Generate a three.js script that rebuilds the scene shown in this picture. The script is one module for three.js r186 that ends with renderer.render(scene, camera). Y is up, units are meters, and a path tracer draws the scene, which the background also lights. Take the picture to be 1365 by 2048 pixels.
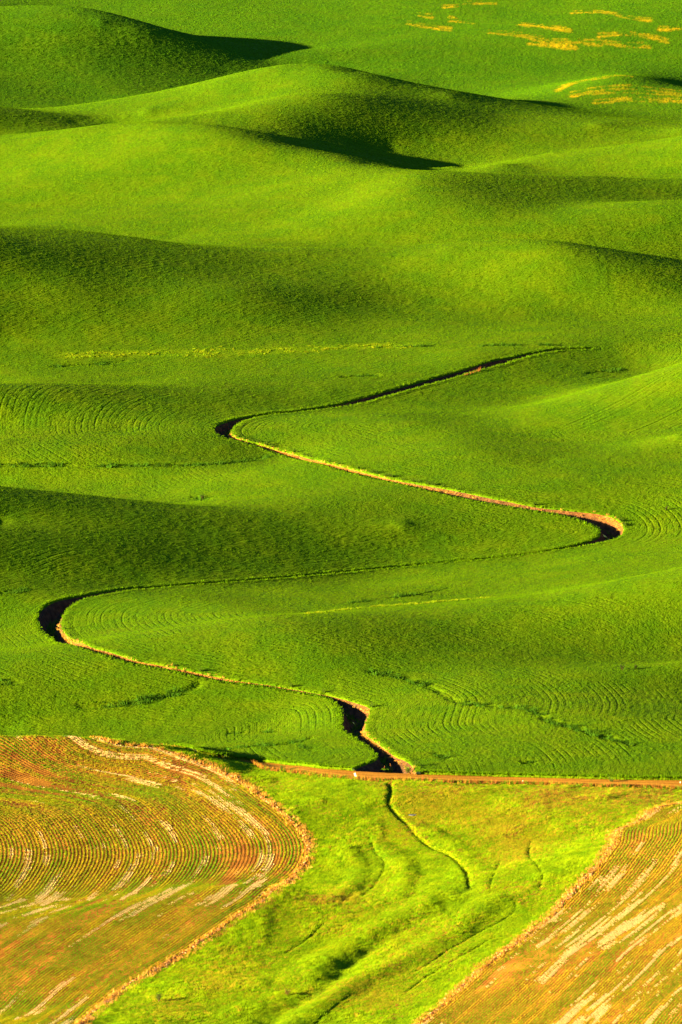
import * as THREE from 'three';
import { mergeGeometries } from 'three/addons/utils/BufferGeometryUtils.js';

// ------------------------------------------------------------------ camera, sky, sun, exposure
const EYE = 300, TILT = 11.37 * Math.PI / 180, FOV = 6.4;
const scene = new THREE.Scene();
const camera = new THREE.PerspectiveCamera(FOV, 682 / 1024, 5, 9000);
camera.position.set(0, EYE, 0);
camera.lookAt(0, EYE - Math.sin(TILT), -Math.cos(TILT));
const AZ = 22 * Math.PI / 180, EL = 12 * Math.PI / 180;      // low sun on the left, a little behind the viewer
const SUN = [-Math.cos(AZ) * Math.cos(EL), Math.sin(EL), Math.sin(AZ) * Math.cos(EL)];
const renderer = new THREE.WebGLRenderer({ antialias: true });
renderer.setSize(682, 1024);
renderer.toneMapping = THREE.LinearToneMapping;
renderer.toneMappingExposure = 8.4;
renderer.shadowMap.enabled = true;
{ // clear evening sky, computed: deep blue overhead, pale and warm towards the horizon under the sun
  const w = 256, h = 128, d = new Float32Array(w * h * 4);
  for (let y = 0; y < h; y++) for (let x = 0; x < w; x++) {
    const el = ((y + .5) / h - .5) * Math.PI, az = ((x + .5) / w - .5) * 2 * Math.PI;
    const dir = [Math.cos(el) * Math.cos(az), Math.sin(el), Math.cos(el) * Math.sin(az)];
    const c = Math.max(0, dir[0] * SUN[0] + dir[1] * SUN[1] + dir[2] * SUN[2]);
    const up = Math.max(0, dir[1]), hz = Math.pow(1 - up, 5), g = Math.pow(c, 6) * .8;
    const o = (y * w + x) * 4;
    d[o] = .07 + .22 * hz + g * .5; d[o + 1] = .24 + .24 * hz + g * .34; d[o + 2] = .62 + .16 * hz + g * .14; d[o + 3] = 1;
    if (dir[1] < 0) { d[o] = .12; d[o + 1] = .16; d[o + 2] = .06; }
  }
  const t = new THREE.DataTexture(d, w, h, THREE.RGBAFormat, THREE.FloatType);
  t.mapping = THREE.EquirectangularReflectionMapping; t.magFilter = THREE.LinearFilter; t.needsUpdate = true;
  scene.background = t; scene.environment = t; scene.environmentIntensity = .1; scene.backgroundIntensity = .1;
}
const sun = new THREE.DirectionalLight(new THREE.Color().setRGB(1, .74, .34), 5);
sun.position.set(SUN[0] * 900, SUN[1] * 900, -1600 + SUN[2] * 900);
sun.target.position.set(0, 0, -1600);
sun.castShadow = true; sun.shadow.mapSize.set(4096, 4096);
Object.assign(sun.shadow.camera, { left: -600, right: 600, top: 300, bottom: -300, near: 50, far: 2200 });
scene.add(sun, sun.target);

// ------------------------------------------------------------------ small tools
let seed = 12345;
const rnd = () => { seed = (seed + 0x6d2b79f5) | 0; let t = Math.imul(seed ^ (seed >>> 15), 1 | seed); t = (t + Math.imul(t ^ (t >>> 7), 61 | t)) ^ t; return ((t ^ (t >>> 14)) >>> 0) / 4294967296; };
const rr = (a, b) => a + (b - a) * rnd();
const clamp = (x, a = 0, b = 1) => Math.min(b, Math.max(a, x));
const sst = (a, b, x) => { const t = clamp((x - a) / (b - a)); return t * t * (3 - 2 * t); };
const hash = (i, j, s = 0) => { let h = Math.imul(i, 374761393) ^ Math.imul(j, 668265263) ^ Math.imul(s + 11, 1274126177); h = Math.imul(h ^ (h >>> 13), 1274126177); return ((h ^ (h >>> 16)) >>> 0) / 4294967296; };
function vn(x, y, s = 0, px = 0, py = 0) {                       // value noise, periodic if px, py are given
  const i = Math.floor(x), j = Math.floor(y), f = x - i, g = y - j, a = f * f * (3 - 2 * f), b = g * g * (3 - 2 * g);
  const m = (k, p) => p ? ((k % p) + p) % p : k, i0 = m(i, px), i1 = m(i + 1, px), j0 = m(j, py), j1 = m(j + 1, py);
  return (hash(i0, j0, s) * (1 - a) + hash(i1, j0, s) * a) * (1 - b) + (hash(i0, j1, s) * (1 - a) + hash(i1, j1, s) * a) * b;
}
const fbm = (x, y, s = 0, n = 4) => { let v = 0, a = .5, t = 0; for (let k = 0; k < n; k++) { v += a * vn(x, y, s + k); t += a; x *= 2.03; y *= 2.03; a *= .5; } return v / t; };
const used = new Map();
function numbered(name) { const n = used.get(name) ?? 0; used.set(name, n + 1); return n ? name + '_' + String(n).padStart(3, '0') : name; }
function tag(o, label, category, { group, kind } = {}) {
  Object.assign(o.userData, { label, category });
  if (group) o.userData.group = group;
  if (kind) o.userData.kind = kind;
  return o;
}
function mesh(name, geo, mat, parent) {
  const m = new THREE.Mesh(geo, mat); m.name = parent ? name : numbered(name); m.castShadow = m.receiveShadow = true; (parent ?? scene).add(m); return m;
}
function thing(name, x, y, z, turn = 0) { const g = new THREE.Group(); g.name = numbered(name); g.position.set(x, y, z); g.rotation.y = turn; scene.add(g); return g; }

// ------------------------------------------------------------------ the lie of the land
const F = 1024 / Math.tan(FOV / 2 * Math.PI / 180), CT = Math.cos(TILT), ST = Math.sin(TILT);
const ray = (u, v) => { const b = -(v - 1024) / F; return [(u - 682.5) / F, b * CT - ST, -CT - b * ST]; };
const atH = (u, v, h) => { const r = ray(u, v), t = (h - EYE) / r[1]; return [r[0] * t, h, r[2] * t]; };
// Seen points of the land: [across, down] in the photograph and the height there, in metres above the road
const HPTS=[];
const soft=(...p)=>HPTS.push(...p.map(q=>[...q,.08]));
const firm=(...p)=>HPTS.push(...p.map(q=>[...q,30]));
const hard=(...p)=>HPTS.push(...p.map(q=>[...q,4]));
const add=(...p)=>HPTS.push(...p);
// bottom: left field
add([-400,1440,4],[-400,1800,3],[-300,2100,2]);
hard([-150,1466,4.8],[0,1468,4.6],[70,1469,4.5],[130,1471,4.3],[190,1475,4],[250,1480,3.6],[310,1491,3],[360,1503,2.6],[400,1514,1.9]);
firm([440,1530,1.1],[480,1550,.7],[520,1575,.6],[440,1517,-.7],[480,1524,-.7],[520,1530,-.6],[560,1536,-.5],[500,1545,.1],[540,1560,.1]);
soft([0,1600,4],[0,1780,3],[0,2040,1],[200,1580,3.4],[200,1780,2],[150,1980,.5],[350,1600,2.6],[420,1760,1.2],[380,1870,.3],[560,1610,1.0],[620,1690,.6],[600,1730,.3],[430,1860,-.2],[170,2048,-.6],[-150,2048,1.5]);
// waterway
soft([800,1640,-1.2],[930,1770,-2],[700,1800,-1],[720,1960,-2.6],[560,2048,-3],[1000,1650,-.5],[900,1900,-2],[680,1680,-.3]);
// right field
add([1365,1610,1],[1210,1670,.6],[1100,1830,.2],[940,1960,-.8],[830,2048,-1.4],[1365,1850,5],[1365,2040,6.2],[1150,2000,2],[1800,1850,12],[1800,2050,12],[1800,1600,5]);
// road
add([-300,1480,.5],[480,1523,-.4],[580,1534,-.3],[700,1546,0],[1000,1560,0],[1365,1567,0],[1700,1570,.5]);
const LOWPTS=HPTS.length; // up to here: open ground, which lies lower than the top of the wheat
// behind left field crest
firm([0,1462,-1.2],[100,1464,-1.2],[200,1470,-1.5],[300,1483,-1.7],[360,1496,-1.2],[430,1511,-.5],[500,1516,-.4],[-400,1432,-1]);
// flats near the low gully
soft([830,1535,0],[720,1440,.2],[650,1390,.5],[450,1360,.8],[160,1295,1.3],[80,1235,1.8],[140,1200,2],[350,1165,2.2],[600,1150,2.2],[900,1120,2.3],[1180,1085,2.4],[1240,1060,2.6],[1110,1020,2.8],
[300,1400,.6],[100,1380,.8],[0,1300,1.3],[-300,1300,2],[550,1250,1.8],[400,1250,1.6],[550,1480,0],[900,1450,.6],[850,1380,1.2],[1100,1500,.3],[1365,1520,.3]);
// right lower hill
add([1365,1156,8],[1200,1172,6.5],[1000,1197,4.6],[800,1212,3],[620,1228,2],[1365,1151,3.2],[1200,1166,3],[1365,1400,1.4],[1200,1390,1.6],[1365,1290,5],[1000,1300,3],[1700,1120,11],[1700,1400,4]);
// left ridge
hard([0,977,7.4],[100,984,7],[200,993,6.4],[300,1003,5.8],[400,1012,5.2],[500,1020,4.6],[600,1026,4],[800,1040,3],[0,969,.8],[100,972,.9],[200,978,1],[300,988,1.3],[390,1004,2]);
add([0,1080,5],[0,1170,2.2],[300,1120,3],[-400,950,10],[-400,1080,7],[-400,920,4]);
// mid left
add([0,930,2.4],[300,930,2.5],[490,922,2.8],[0,872,5.2],[250,874,4.8],[450,885,3.8],[0,867,3.2],[250,869,3.2],[0,772,7.2],[250,776,6.8],[450,780,5.6],[650,775,4.8],[0,766,3.8],[250,770,3.8],[-400,870,5],[-400,770,7],[-400,760,5.5]);
// gully upper
soft([900,970,3.0],[700,935,3.1],[560,905,3.2],[470,875,3.4],[440,855,3.6],[520,828,3.7],[700,805,3.9],[900,750,4.4],[1110,700,5],[1365,694,5.4]);
// right upper hill
add([1365,737,10],[1200,778,7],[1065,838,5],[900,850,4.2],[1365,850,8],[1365,1000,3.2],[1100,930,4],[1365,725,7.5],[1700,680,15],[1700,850,13],[1700,660,10],[1700,1000,6]);
// yellow strip base
add([0,705,4.5],[400,708,4.6],[830,692,4.8],[1100,690,5.2]);
// layer A crest
add([-400,450,15],[0,455,13.6],[150,459,14],[350,488,12],[600,496,11.5],[900,491,12],[1100,497,11.6],[1365,531,9],[1700,560,10]);
add([0,449,6.5],[150,453,5],[350,482,4],[600,491,6],[900,487,6],[1100,493,5],[1365,525,2],[-400,440,6],[1700,555,3]);
soft([100,590,9.5],[400,590,8.6],[650,620,7.2],[1000,560,9.5],[1250,600,7.5],[400,650,6],[1000,650,6]);
// layer B
add([-400,350,4],[0,300,8.6],[150,255,12],[300,240,14],[430,245,14],[600,308,10.6],[730,335,8.6],[850,347,8],[1000,351,8.6],[1200,346,9.2],[1365,356,8.4],[1700,360,8]);
add([300,236,10],[520,271,11],[600,300,9.8],[680,318,7.6],[730,329,6.2],[800,338,5.2],[850,343,6.6],[1000,346,7],[1200,341,6.5],[1365,350,6],[150,252,6],[0,295,4.2]);
soft([200,400,7.5],[600,420,7],[1000,420,5.5],[1300,420,4.6]);
// layer C
add([-400,200,7],[0,210,8],[150,223,8.4],[300,196,10.6],[450,156,12],[600,146,12.4],[700,153,12],[900,186,10.4],[1200,236,7.8],[1365,251,7],[1700,270,7]);
add([0,205,2],[150,219,1.6],[300,190,1],[450,151,.6],[600,142,0],[700,148,1],[800,164,9.5],[900,180,8.4],[1050,205,6.2],[1200,229,3.6],[1365,246,2.4],[1700,262,0]);
hard([500,260,10.8],[560,271,9.6],[640,285,8],[720,293,6.2],[780,299,5],[830,318,4.4]);
add([900,312,7.4],[1000,320,7.8],[1100,290,7.6]);
// layer D
hard([0,15,12.5],[100,22,12.8],[200,38,11.8],[280,60,9.6],[345,78,7.4],[420,112,4]);
add([-400,0,14],[500,127,1.2],[200,34,9],[280,54,7.6],[345,73,6.2],[0,10,5],[-400,-10,6]);
// E
hard([450,80,4.4],[520,85,3],[580,100,1.3]);
soft([620,115,-.2],[600,0,3],[900,90,-1],[1000,0,4],[1365,0,6],[1100,190,-2.6],[1230,150,2.2],[1365,150,-1],[1365,165,1],[300,0,3.4],[0,-60,5],[600,-120,8],[1365,-150,12],[0,-180,10],[-400,-150,12],[1700,-150,14],[1700,100,1]);


// how far the ground leans towards the sun at places between them
const GPTS=[];const gr=(...p)=>GPTS.push(...p);
gr([100,1500,.06],[100,1580,-.03],[300,1580,-.02],[150,1700,.02],[450,1700,.05],[300,1800,.07],[150,1950,.09],[520,1640,.06],[60,1900,.08],[300,1500,.06],[400,1540,.04]);
gr([700,1700,.08],[800,1700,.08],[1000,1750,.12],[720,1620,.03],[850,1850,.1],[600,1950,.03],[1000,1650,.1],[1250,1750,.2],[1300,1950,.2],[1100,1950,.18],[1300,1650,.15]);
gr([600,1500,.03],[300,1450,.02],[100,1400,0],[400,1400,0],[900,1480,.03],[1200,1500,0],[800,1400,.05],[1100,1380,-.02],[1300,1350,-.04],[800,1270,-.05],[1000,1270,-.03],[1050,1240,.03],[1250,1180,.12],[1340,1170,.15],[1250,1240,.04],[1300,1280,-.02],[300,1250,.06],[450,1280,.05],[200,1240,.08],[50,1260,.05],[700,1200,-.02],[900,1150,.02],[1150,1150,.05],[1320,1060,.06]);
gr([100,1030,-.1],[350,1070,-.13],[550,1080,-.12],[750,1060,-.08],[150,1120,-.09],[500,1120,-.06],[950,1060,-.01],[1100,1060,.02],[900,1100,0],[550,990,.03],[700,990,0],[650,945,.07],[200,950,.04],[50,955,.0]);
gr([200,900,-.05],[400,900,-.07],[50,890,.03],[100,860,.08],[300,860,.05],[300,800,-.08],[550,800,-.06],[650,770,-.02],[200,745,-.02],[500,745,-.02]);
gr([600,850,.05],[800,880,.04],[750,810,-.03],[900,790,-.03],[1100,730,-.04],[1250,770,.2],[1340,745,.22],[1100,830,.1],[950,850,-.05],[1050,890,-.06],[1250,870,.05],[1200,930,-.01],[1340,930,.02],[800,930,.04],[1000,980,.03],[1150,980,.02],[1350,820,.1]);
gr([60,510,-.1],[200,520,-.11],[350,530,-.08],[100,595,.08],[30,600,-.05],[200,600,-.07],[320,585,.1],[420,590,0],[560,610,-.12],[700,610,-.13],[600,560,-.03],[450,530,-.07],[700,530,0],[850,540,.12],[1000,540,.17],[1150,560,.1],[1250,570,.02],[1270,600,.14],[1330,560,-.03],[900,600,.02],[1100,640,-.02],[1300,650,0],[800,660,.02],[400,640,-.06],[150,650,-.03],[300,690,.03],[550,670,0],[1000,670,.02],[200,560,-.1],[1280,530,-.12],[1350,548,-.22]);
gr([50,320,.2],[150,300,.2],[300,280,.22],[400,280,.15],[550,330,.12],[120,380,.12],[300,370,.14],[250,430,.05],[100,430,.05],[450,430,.08],[600,400,.1],[740,400,.24],[700,450,.12],[550,380,.15],[850,400,.05],[930,390,-.08],[1000,410,-.09],[1100,380,-.07],[1250,390,-.07],[1340,390,-.04],[1000,450,.1],[1150,450,.12],[1300,460,.1],[1200,480,-.02],[1350,490,-.03],[870,450,.12],[400,470,.05]);
gr([600,290,-.28],[700,310,-.3],[780,320,-.28],[500,262,-.2],[650,240,-.13],[600,215,-.02],[800,250,-.1],[900,290,-.02],[1000,320,.04],[1200,310,.08],[1330,300,.2],[1100,260,-.02],[1250,280,.02],[900,230,-.1],[750,190,-.14],[650,175,-.02],[560,165,.2],[480,170,.22],[300,210,.18],[540,200,.2],[380,225,.12],[480,230,.05],[230,215,.1]);
gr([50,230,-.08],[130,235,-.12],[50,265,-.05],[20,280,.1]);
gr([100,60,.02],[200,80,-.04],[60,120,0],[300,110,-.05],[150,160,-.02],[300,160,-.06],[400,130,-.09],[50,180,-.05],[40,30,.03],[450,145,-.06]);
gr([300,30,.02],[500,50,.03],[700,80,.04],[650,120,.02],[900,120,.02],[800,40,.05],[1000,60,.05],[1200,60,.05],[1300,100,.03],[1100,150,.03],[1200,165,.2],[1150,185,.12],[1300,155,-.3],[1350,160,-.25],[1320,190,.02]);


gr([150,480,-.07],[300,560,-.07],[500,650,-.07],[250,660,-.06],[50,640,-.07],[650,540,-.06],[900,640,-.05],[1200,640,-.05],[800,600,-.05],[450,680,0],[700,650,-.04],[100,700,.02],[700,720,0]);
gr([750,1300,-.07],[900,1280,-.07],[1000,1330,-.06],[1200,1320,-.06],[1300,1400,-.05],[900,1350,0],[700,1260,-.05],[150,1440,-.03],[350,1460,-.02],[50,1340,.03],[200,1340,.02],[400,1330,.03],[600,1310,.03]);
gr([400,1100,-.1],[250,1060,-.1],[650,1100,-.07],[50,1110,-.08],[50,1060,-.08],[850,1070,-.03],[100,810,-.05],[200,800,-.08],[400,820,-.06]);
const AW = [Math.cos(AZ), -Math.sin(AZ)];                        // the way the sunlight travels over the ground
function solveRBF(hp,gp){
 const n=hp.length,m=gp.length,N=n+m+3,A=new Float64Array(N*N),b=new Float64Array(N);
 const S=1/50; const P=hp.map(p=>[p[0]*S,(p[2]+1550)*S]),Q=gp.map(p=>[p[0]*S,(p[2]+1550)*S]);
 const a=AW;
 for(let i=0;i<n;i++){for(let j=0;j<n;j++){const dx=P[i][0]-P[j][0],dz=P[i][1]-P[j][1],r=Math.hypot(dx,dz);A[i*N+j]=r*r*r;}
  A[i*N+i]+=0.004; b[i]=hp[i][1];
  for(let j=0;j<m;j++){const dx=P[i][0]-Q[j][0],dz=P[i][1]-Q[j][1],r=Math.hypot(dx,dz);const v=-3*r*(dx*a[0]+dz*a[1]);A[i*N+n+j]=v;A[(n+j)*N+i]=v;}
  const pol=[1,P[i][0],P[i][1]];for(let k=0;k<3;k++){A[i*N+n+m+k]=pol[k];A[(n+m+k)*N+i]=pol[k];}}
 for(let i=0;i<m;i++){for(let j=0;j<m;j++){const dx=Q[i][0]-Q[j][0],dz=Q[i][1]-Q[j][1],r=Math.hypot(dx,dz)+1e-9,d=dx*a[0]+dz*a[1];A[(n+i)*N+n+j]=-3*(d*d/r+r);}
  A[(n+i)*N+n+i]+=gp[i][4]??0.05; b[n+i]=gp[i][3]/S;
  const pol=[0,a[0],a[1]];for(let k=0;k<3;k++){A[(n+i)*N+n+m+k]=pol[k];A[(n+m+k)*N+n+i]=pol[k];}}
 // gauss
 for(let c=0;c<N;c++){let p=c;for(let r=c+1;r<N;r++)if(Math.abs(A[r*N+c])>Math.abs(A[p*N+c]))p=r;
  if(p!==c){for(let k=c;k<N;k++){const t=A[c*N+k];A[c*N+k]=A[p*N+k];A[p*N+k]=t;}const t=b[c];b[c]=b[p];b[p]=t;}
  for(let r=c+1;r<N;r++){const f=A[r*N+c]/A[c*N+c];if(f===0)continue;for(let k=c;k<N;k++)A[r*N+k]-=f*A[c*N+k];b[r]-=f*b[c];}}
 for(let c=N-1;c>=0;c--){let s=b[c];for(let k=c+1;k<N;k++)s-=A[c*N+k]*b[k];b[c]=s/A[c*N+c];}
 return (x,z)=>{const px=x*S,pz=(z+1550)*S;let s=b[n+m]+b[n+m+1]*px+b[n+m+2]*pz;
  for(let i=0;i<n;i++){const dx=px-P[i][0],dz=pz-P[i][1],r2=dx*dx+dz*dz;s+=b[i]*r2*Math.sqrt(r2);}
  for(let j=0;j<m;j++){const dx=px-Q[j][0],dz=pz-Q[j][1];s-=b[n+j]*3*Math.sqrt(dx*dx+dz*dz)*(dx*a[0]+dz*a[1]);}
  return s;};
}
const X0=-125,X1=125,DX=2.5,Z0=-2250,Z1=-1090,DZ=2.5;
const NX=Math.round((X1-X0)/DX)+1,NZ=Math.round((Z1-Z0)/DZ)+1;
let G;
function gridify(f){G=new Float32Array(NX*NZ);for(let j=0;j<NZ;j++)for(let i=0;i<NX;i++)G[j*NX+i]=f(X0+i*DX,Z0+j*DZ);}
function cub(a,b,c,d,t){return b+0.5*t*(c-a+t*(2*a-5*b+4*c-d+t*(3*(b-c)+d-a)));}
function height(x,z){let fx=(x-X0)/DX,fz=(z-Z0)/DZ;fx=Math.min(Math.max(fx,1),NX-3.001);fz=Math.min(Math.max(fz,1),NZ-3.001);
 const i=Math.floor(fx),j=Math.floor(fz),t=fx-i,s=fz-j;const r=[];for(let k=-1;k<3;k++){const o=(j+k)*NX+i;r.push(cub(G[o-1],G[o],G[o+1],G[o+2],t));}
 return cub(r[0],r[1],r[2],r[3],s);}
function hit(u,v,off=0){const r=ray(u,v);const k=-1/r[2];let d0=1095,f0=1;
 for(let d=1100;d<2245;d+=4){const x=r[0]*k*d,y=EYE+r[1]*k*d,g=y-height(x,-d)-off;if(g<0){let lo=d-4,hi=d;for(let q=0;q<18;q++){const m=(lo+hi)/2;(EYE+r[1]*k*m-height(r[0]*k*m,-m)-off<0)?hi=m:lo=m;}
  return [r[0]*k*hi,EYE+r[1]*k*hi,-hi];}}
 return null;}

const hp=HPTS.map((p,k)=>{const q=atH(p[0],p[1],p[2]);if(k<LOWPTS)q[1]+=.72;q.push(p[3]);return q;});
gridify(solveRBF(hp,[]));
const PRM={ wh: 20, wg: 400, ws: 250, sig: 13 };
function refine(gp,iters){
 const n=NX*NZ,conf=new Float32Array(n),gt=new Float32Array(n),R=Math.ceil(3*PRM.sig/DX);
 const num=new Float64Array(n),den=new Float64Array(n);
 for(const [x,y,z,g,wt=1] of gp){const ci=Math.round((x-X0)/DX),cj=Math.round((z-Z0)/DZ);
  for(let j=Math.max(0,cj-R);j<=Math.min(NZ-1,cj+R);j++)for(let i=Math.max(0,ci-R);i<=Math.min(NX-1,ci+R);i++){
   const dx=X0+i*DX-x,dz=(Z0+j*DZ-z),r2=(dx*dx+dz*dz)/(PRM.sig*PRM.sig);if(r2>9)continue;
   const w=wt*Math.exp(-r2*2);num[j*NX+i]+=w*g;den[j*NX+i]+=w;}}
 for(let k=0;k<n;k++){if(den[k]>1e-6){gt[k]=num[k]/den[k];conf[k]=Math.min(1,den[k]*2);}}
 // sparse operators as lists: apply A^T W (A h - t)
 const [ax,az]=AW,wg=PRM.wg,ws=PRM.ws,wh=PRM.wh,i2x=1/(2*DX),i2z=1/(2*DZ),ixx=1/(DX*DX),izz=1/(DZ*DZ),ixz=1/(4*DX*DZ);
 const splat=hp.map(p=>{const fx=(p[0]-X0)/DX,fz=(p[2]-Z0)/DZ;if(fx<0||fz<0||fx>=NX-1||fz>=NZ-1)return null;const i=Math.floor(fx),j=Math.floor(fz),t=fx-i,s=fz-j,o=j*NX+i;
  return {o,w:[(1-t)*(1-s),t*(1-s),(1-t)*s,t*s],h:p[1],k:wh*(p[3]??1)};}).filter(q=>q);
 function apply(h,out,rhs){out.fill(0);
  for(let j=1;j<NZ-1;j++)for(let i=1;i<NX-1;i++){const o=j*NX+i;
   const c=h[o],l=h[o-1],r=h[o+1],u=h[o-NX],d=h[o+NX];
   const xx=ws*ixx*ixx*(l-2*c+r);out[o-1]+=xx;out[o]-=2*xx;out[o+1]+=xx;
   const zz=ws*izz*izz*(u-2*c+d);out[o-NX]+=zz;out[o]-=2*zz;out[o+NX]+=zz;
   const xz=2*ws*ixz*ixz*(h[o-NX-1]-h[o-NX+1]-h[o+NX-1]+h[o+NX+1]);out[o-NX-1]+=xz;out[o-NX+1]-=xz;out[o+NX-1]-=xz;out[o+NX+1]+=xz;
   if(conf[o]>0){let e=ax*(r-l)*i2x+az*(d-u)*i2z;if(rhs)e=-gt[o];e*=wg*conf[o];out[o+1]+=e*ax*i2x;out[o-1]-=e*ax*i2x;out[o+NX]+=e*az*i2z;out[o-NX]-=e*az*i2z;}}
  for(const q of splat){let e=rhs?-q.h:q.w[0]*h[q.o]+q.w[1]*h[q.o+1]+q.w[2]*h[q.o+NX]+q.w[3]*h[q.o+NX+1];e*=q.k;
   out[q.o]+=e*q.w[0];out[q.o+1]+=e*q.w[1];out[q.o+NX]+=e*q.w[2];out[q.o+NX+1]+=e*q.w[3];}}
 const h=new Float64Array(G),z=new Float64Array(n),b=new Float64Array(n),Ah=new Float64Array(n),r=new Float64Array(n),p=new Float64Array(n),Ap=new Float64Array(n);
 apply(z,b,true);apply(h,Ah,false);let rr=0;for(let k=0;k<n;k++){r[k]=-b[k]-Ah[k];p[k]=r[k];rr+=r[k]*r[k];}const rr0=rr;
 for(let it=0;it<iters;it++){apply(p,Ap,false);let pa=0;for(let k=0;k<n;k++)pa+=p[k]*Ap[k];const al=rr/pa;let r2=0;for(let k=0;k<n;k++){h[k]+=al*p[k];r[k]-=al*Ap[k];r2+=r[k]*r[k];}
  const be=r2/rr;rr=r2;for(let k=0;k<n;k++)p[k]=r[k]+be*p[k];if(rr<1e-10*rr0)break;}
 G=new Float32Array(h);
}
const lean = (g) => (g < -.2 ? g : g < 0 ? Math.max(-.2, g * 1.6) : g * .95);
for (let it = 0; it < 3; it++) { const gp = []; for (const g of GPTS) { const q = hit(g[0], g[1]); if (q) gp.push([q[0], q[1], q[2], lean(g[2]), g[3]]); } refine(gp, 500); }
// ------------------------------------------------------------------ lines traced over the land
const LOW = -.72;                                              // open ground lies this far under the top of the wheat
function resample(pts, step, closed = false) {                 // a smooth line of [x, z] with even steps
  const c = new THREE.CatmullRomCurve3(pts.map((p) => new THREE.Vector3(p[0], 0, p[1])), closed, 'centripetal');
  c.arcLengthDivisions = pts.length * 24;
  return c.getSpacedPoints(Math.max(2, Math.round(c.getLength() / step))).map((p) => [p.x, p.z]);
}
const onLand = (px, off = 0) => px.map(([u, v]) => { const q = hit(u, v, off); return [q[0], q[2]]; });
const line = (px, off = 0, step = .6) => resample(onLand(px, off), step);
const bankA = line([[1185, 694], [1108, 697], [1083, 701], [1047, 707], [1024, 714], [989, 719], [961, 727], [935, 736], [895, 747], [860, 757], [780, 779], [700, 801], [638, 814], [591, 821], [549, 824], [511, 830], [474, 836], [446, 844], [429, 854], [431, 865], [450, 874], [474, 881], [497, 888], [525, 896], [574, 914], [605, 922], [657, 934], [700, 945], [768, 961], [870, 985], [973, 1005], [1050, 1018], [1126, 1030], [1178, 1046], [1200, 1058], [1197, 1072], [1168, 1084], [1101, 1098], [998, 1112], [896, 1121], [793, 1131], [700, 1140], [600, 1149], [513, 1157], [410, 1164], [318, 1171], [256, 1175], [205, 1182], [169, 1189], [113, 1200], [85, 1216], [76, 1236], [82, 1257], [103, 1275], [128, 1288], [169, 1298], [231, 1317], [287, 1330], [359, 1344], [436, 1361], [487, 1366], [564, 1378], [640, 1391], [664, 1399], [679, 1412], [685, 1424], [686, 1441], [688, 1459], [705, 1471], [724, 1484], [743, 1498], [755, 1510], [750, 1519], [730, 1527], [708, 1536]]);
const bankB = line([[1185, 698], [1108, 702], [1071, 709], [1036, 718], [1005, 728], [972, 737], [930, 748], [902, 757], [860, 768], [780, 790], [700, 811], [661, 816], [591, 825], [544, 829], [511, 835], [490, 841], [472, 851], [464, 861], [468, 870], [478, 875], [502, 882], [530, 890], [549, 896], [574, 902], [603, 910], [626, 916], [657, 924], [700, 935], [716, 939], [768, 952], [819, 963], [896, 976], [973, 992], [1024, 1002], [1075, 1012], [1147, 1020], [1214, 1029], [1239, 1041], [1249, 1058], [1238, 1074], [1219, 1081], [1152, 1094], [1101, 1102], [998, 1116], [896, 1125], [793, 1135], [700, 1144], [600, 1153], [513, 1161], [410, 1168], [318, 1175], [256, 1181], [205, 1190], [164, 1200], [138, 1216], [127, 1234], [126, 1254], [138, 1271], [159, 1282], [190, 1293], [231, 1304], [267, 1317], [318, 1327], [390, 1341], [461, 1356], [538, 1367], [615, 1380], [672, 1391], [704, 1400], [729, 1408], [743, 1416], [742, 1424], [736, 1439], [732, 1453], [735, 1466], [753, 1481], [772, 1495], [793, 1510], [814, 1520], [828, 1531], [834, 1543]]);
const behind = (px) => px.map(([u, v]) => { const q = atH(u, v, -1); return [q[0], q[2]]; });
const lineBehind = (hidden, px, step) => resample([...behind(hidden), ...onLand(px, LOW)], step);
const roadTop = lineBehind([[-420, 1470], [-200, 1478], [0, 1486], [200, 1494], [330, 1502]], [ [403, 1509], [450, 1518], [488, 1523], [530, 1528], [582, 1534], [640, 1540], [684, 1543], [719, 1546], [763, 1548.6], [816, 1551], [880, 1553], [1000, 1557], [1134, 1560], [1267, 1563], [1365, 1564], [1500, 1566], [1800, 1570]], 1);
const roadLow = lineBehind([[-420, 1479], [-200, 1487], [0, 1495], [200, 1503], [330, 1510.5], [403, 1516], [432, 1521], [474, 1528], [502, 1533]], [ [530, 1537], [579, 1542], [614, 1547], [654, 1552], [700, 1556], [763, 1560], [820, 1560], [880, 1563], [1000, 1566], [1080, 1567], [1187, 1571], [1267, 1572], [1365, 1577], [1500, 1579], [1800, 1583]], 1);
const leftEdge = line([[-330, 1462], [-120, 1466], [0, 1469], [130, 1472], [215, 1480], [308, 1494], [369, 1512], [436, 1537], [487, 1566], [538, 1602], [579, 1634], [608, 1664], [620, 1694], [613, 1727], [579, 1763], [533, 1799], [477, 1835], [431, 1866], [379, 1901], [318, 1937], [256, 1973], [210, 2009], [169, 2045], [110, 2085], [-40, 2190], [-200, 2300]], LOW);
const rightEdge = line([[1800, 1500], [1500, 1575], [1365, 1607], [1306, 1620], [1270, 1645], [1234, 1661], [1219, 1696], [1178, 1748], [1126, 1804], [1075, 1850], [1024, 1891], [962, 1937], [911, 1984], [870, 2020], [834, 2048], [780, 2090], [640, 2200], [500, 2300]], LOW);

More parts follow.
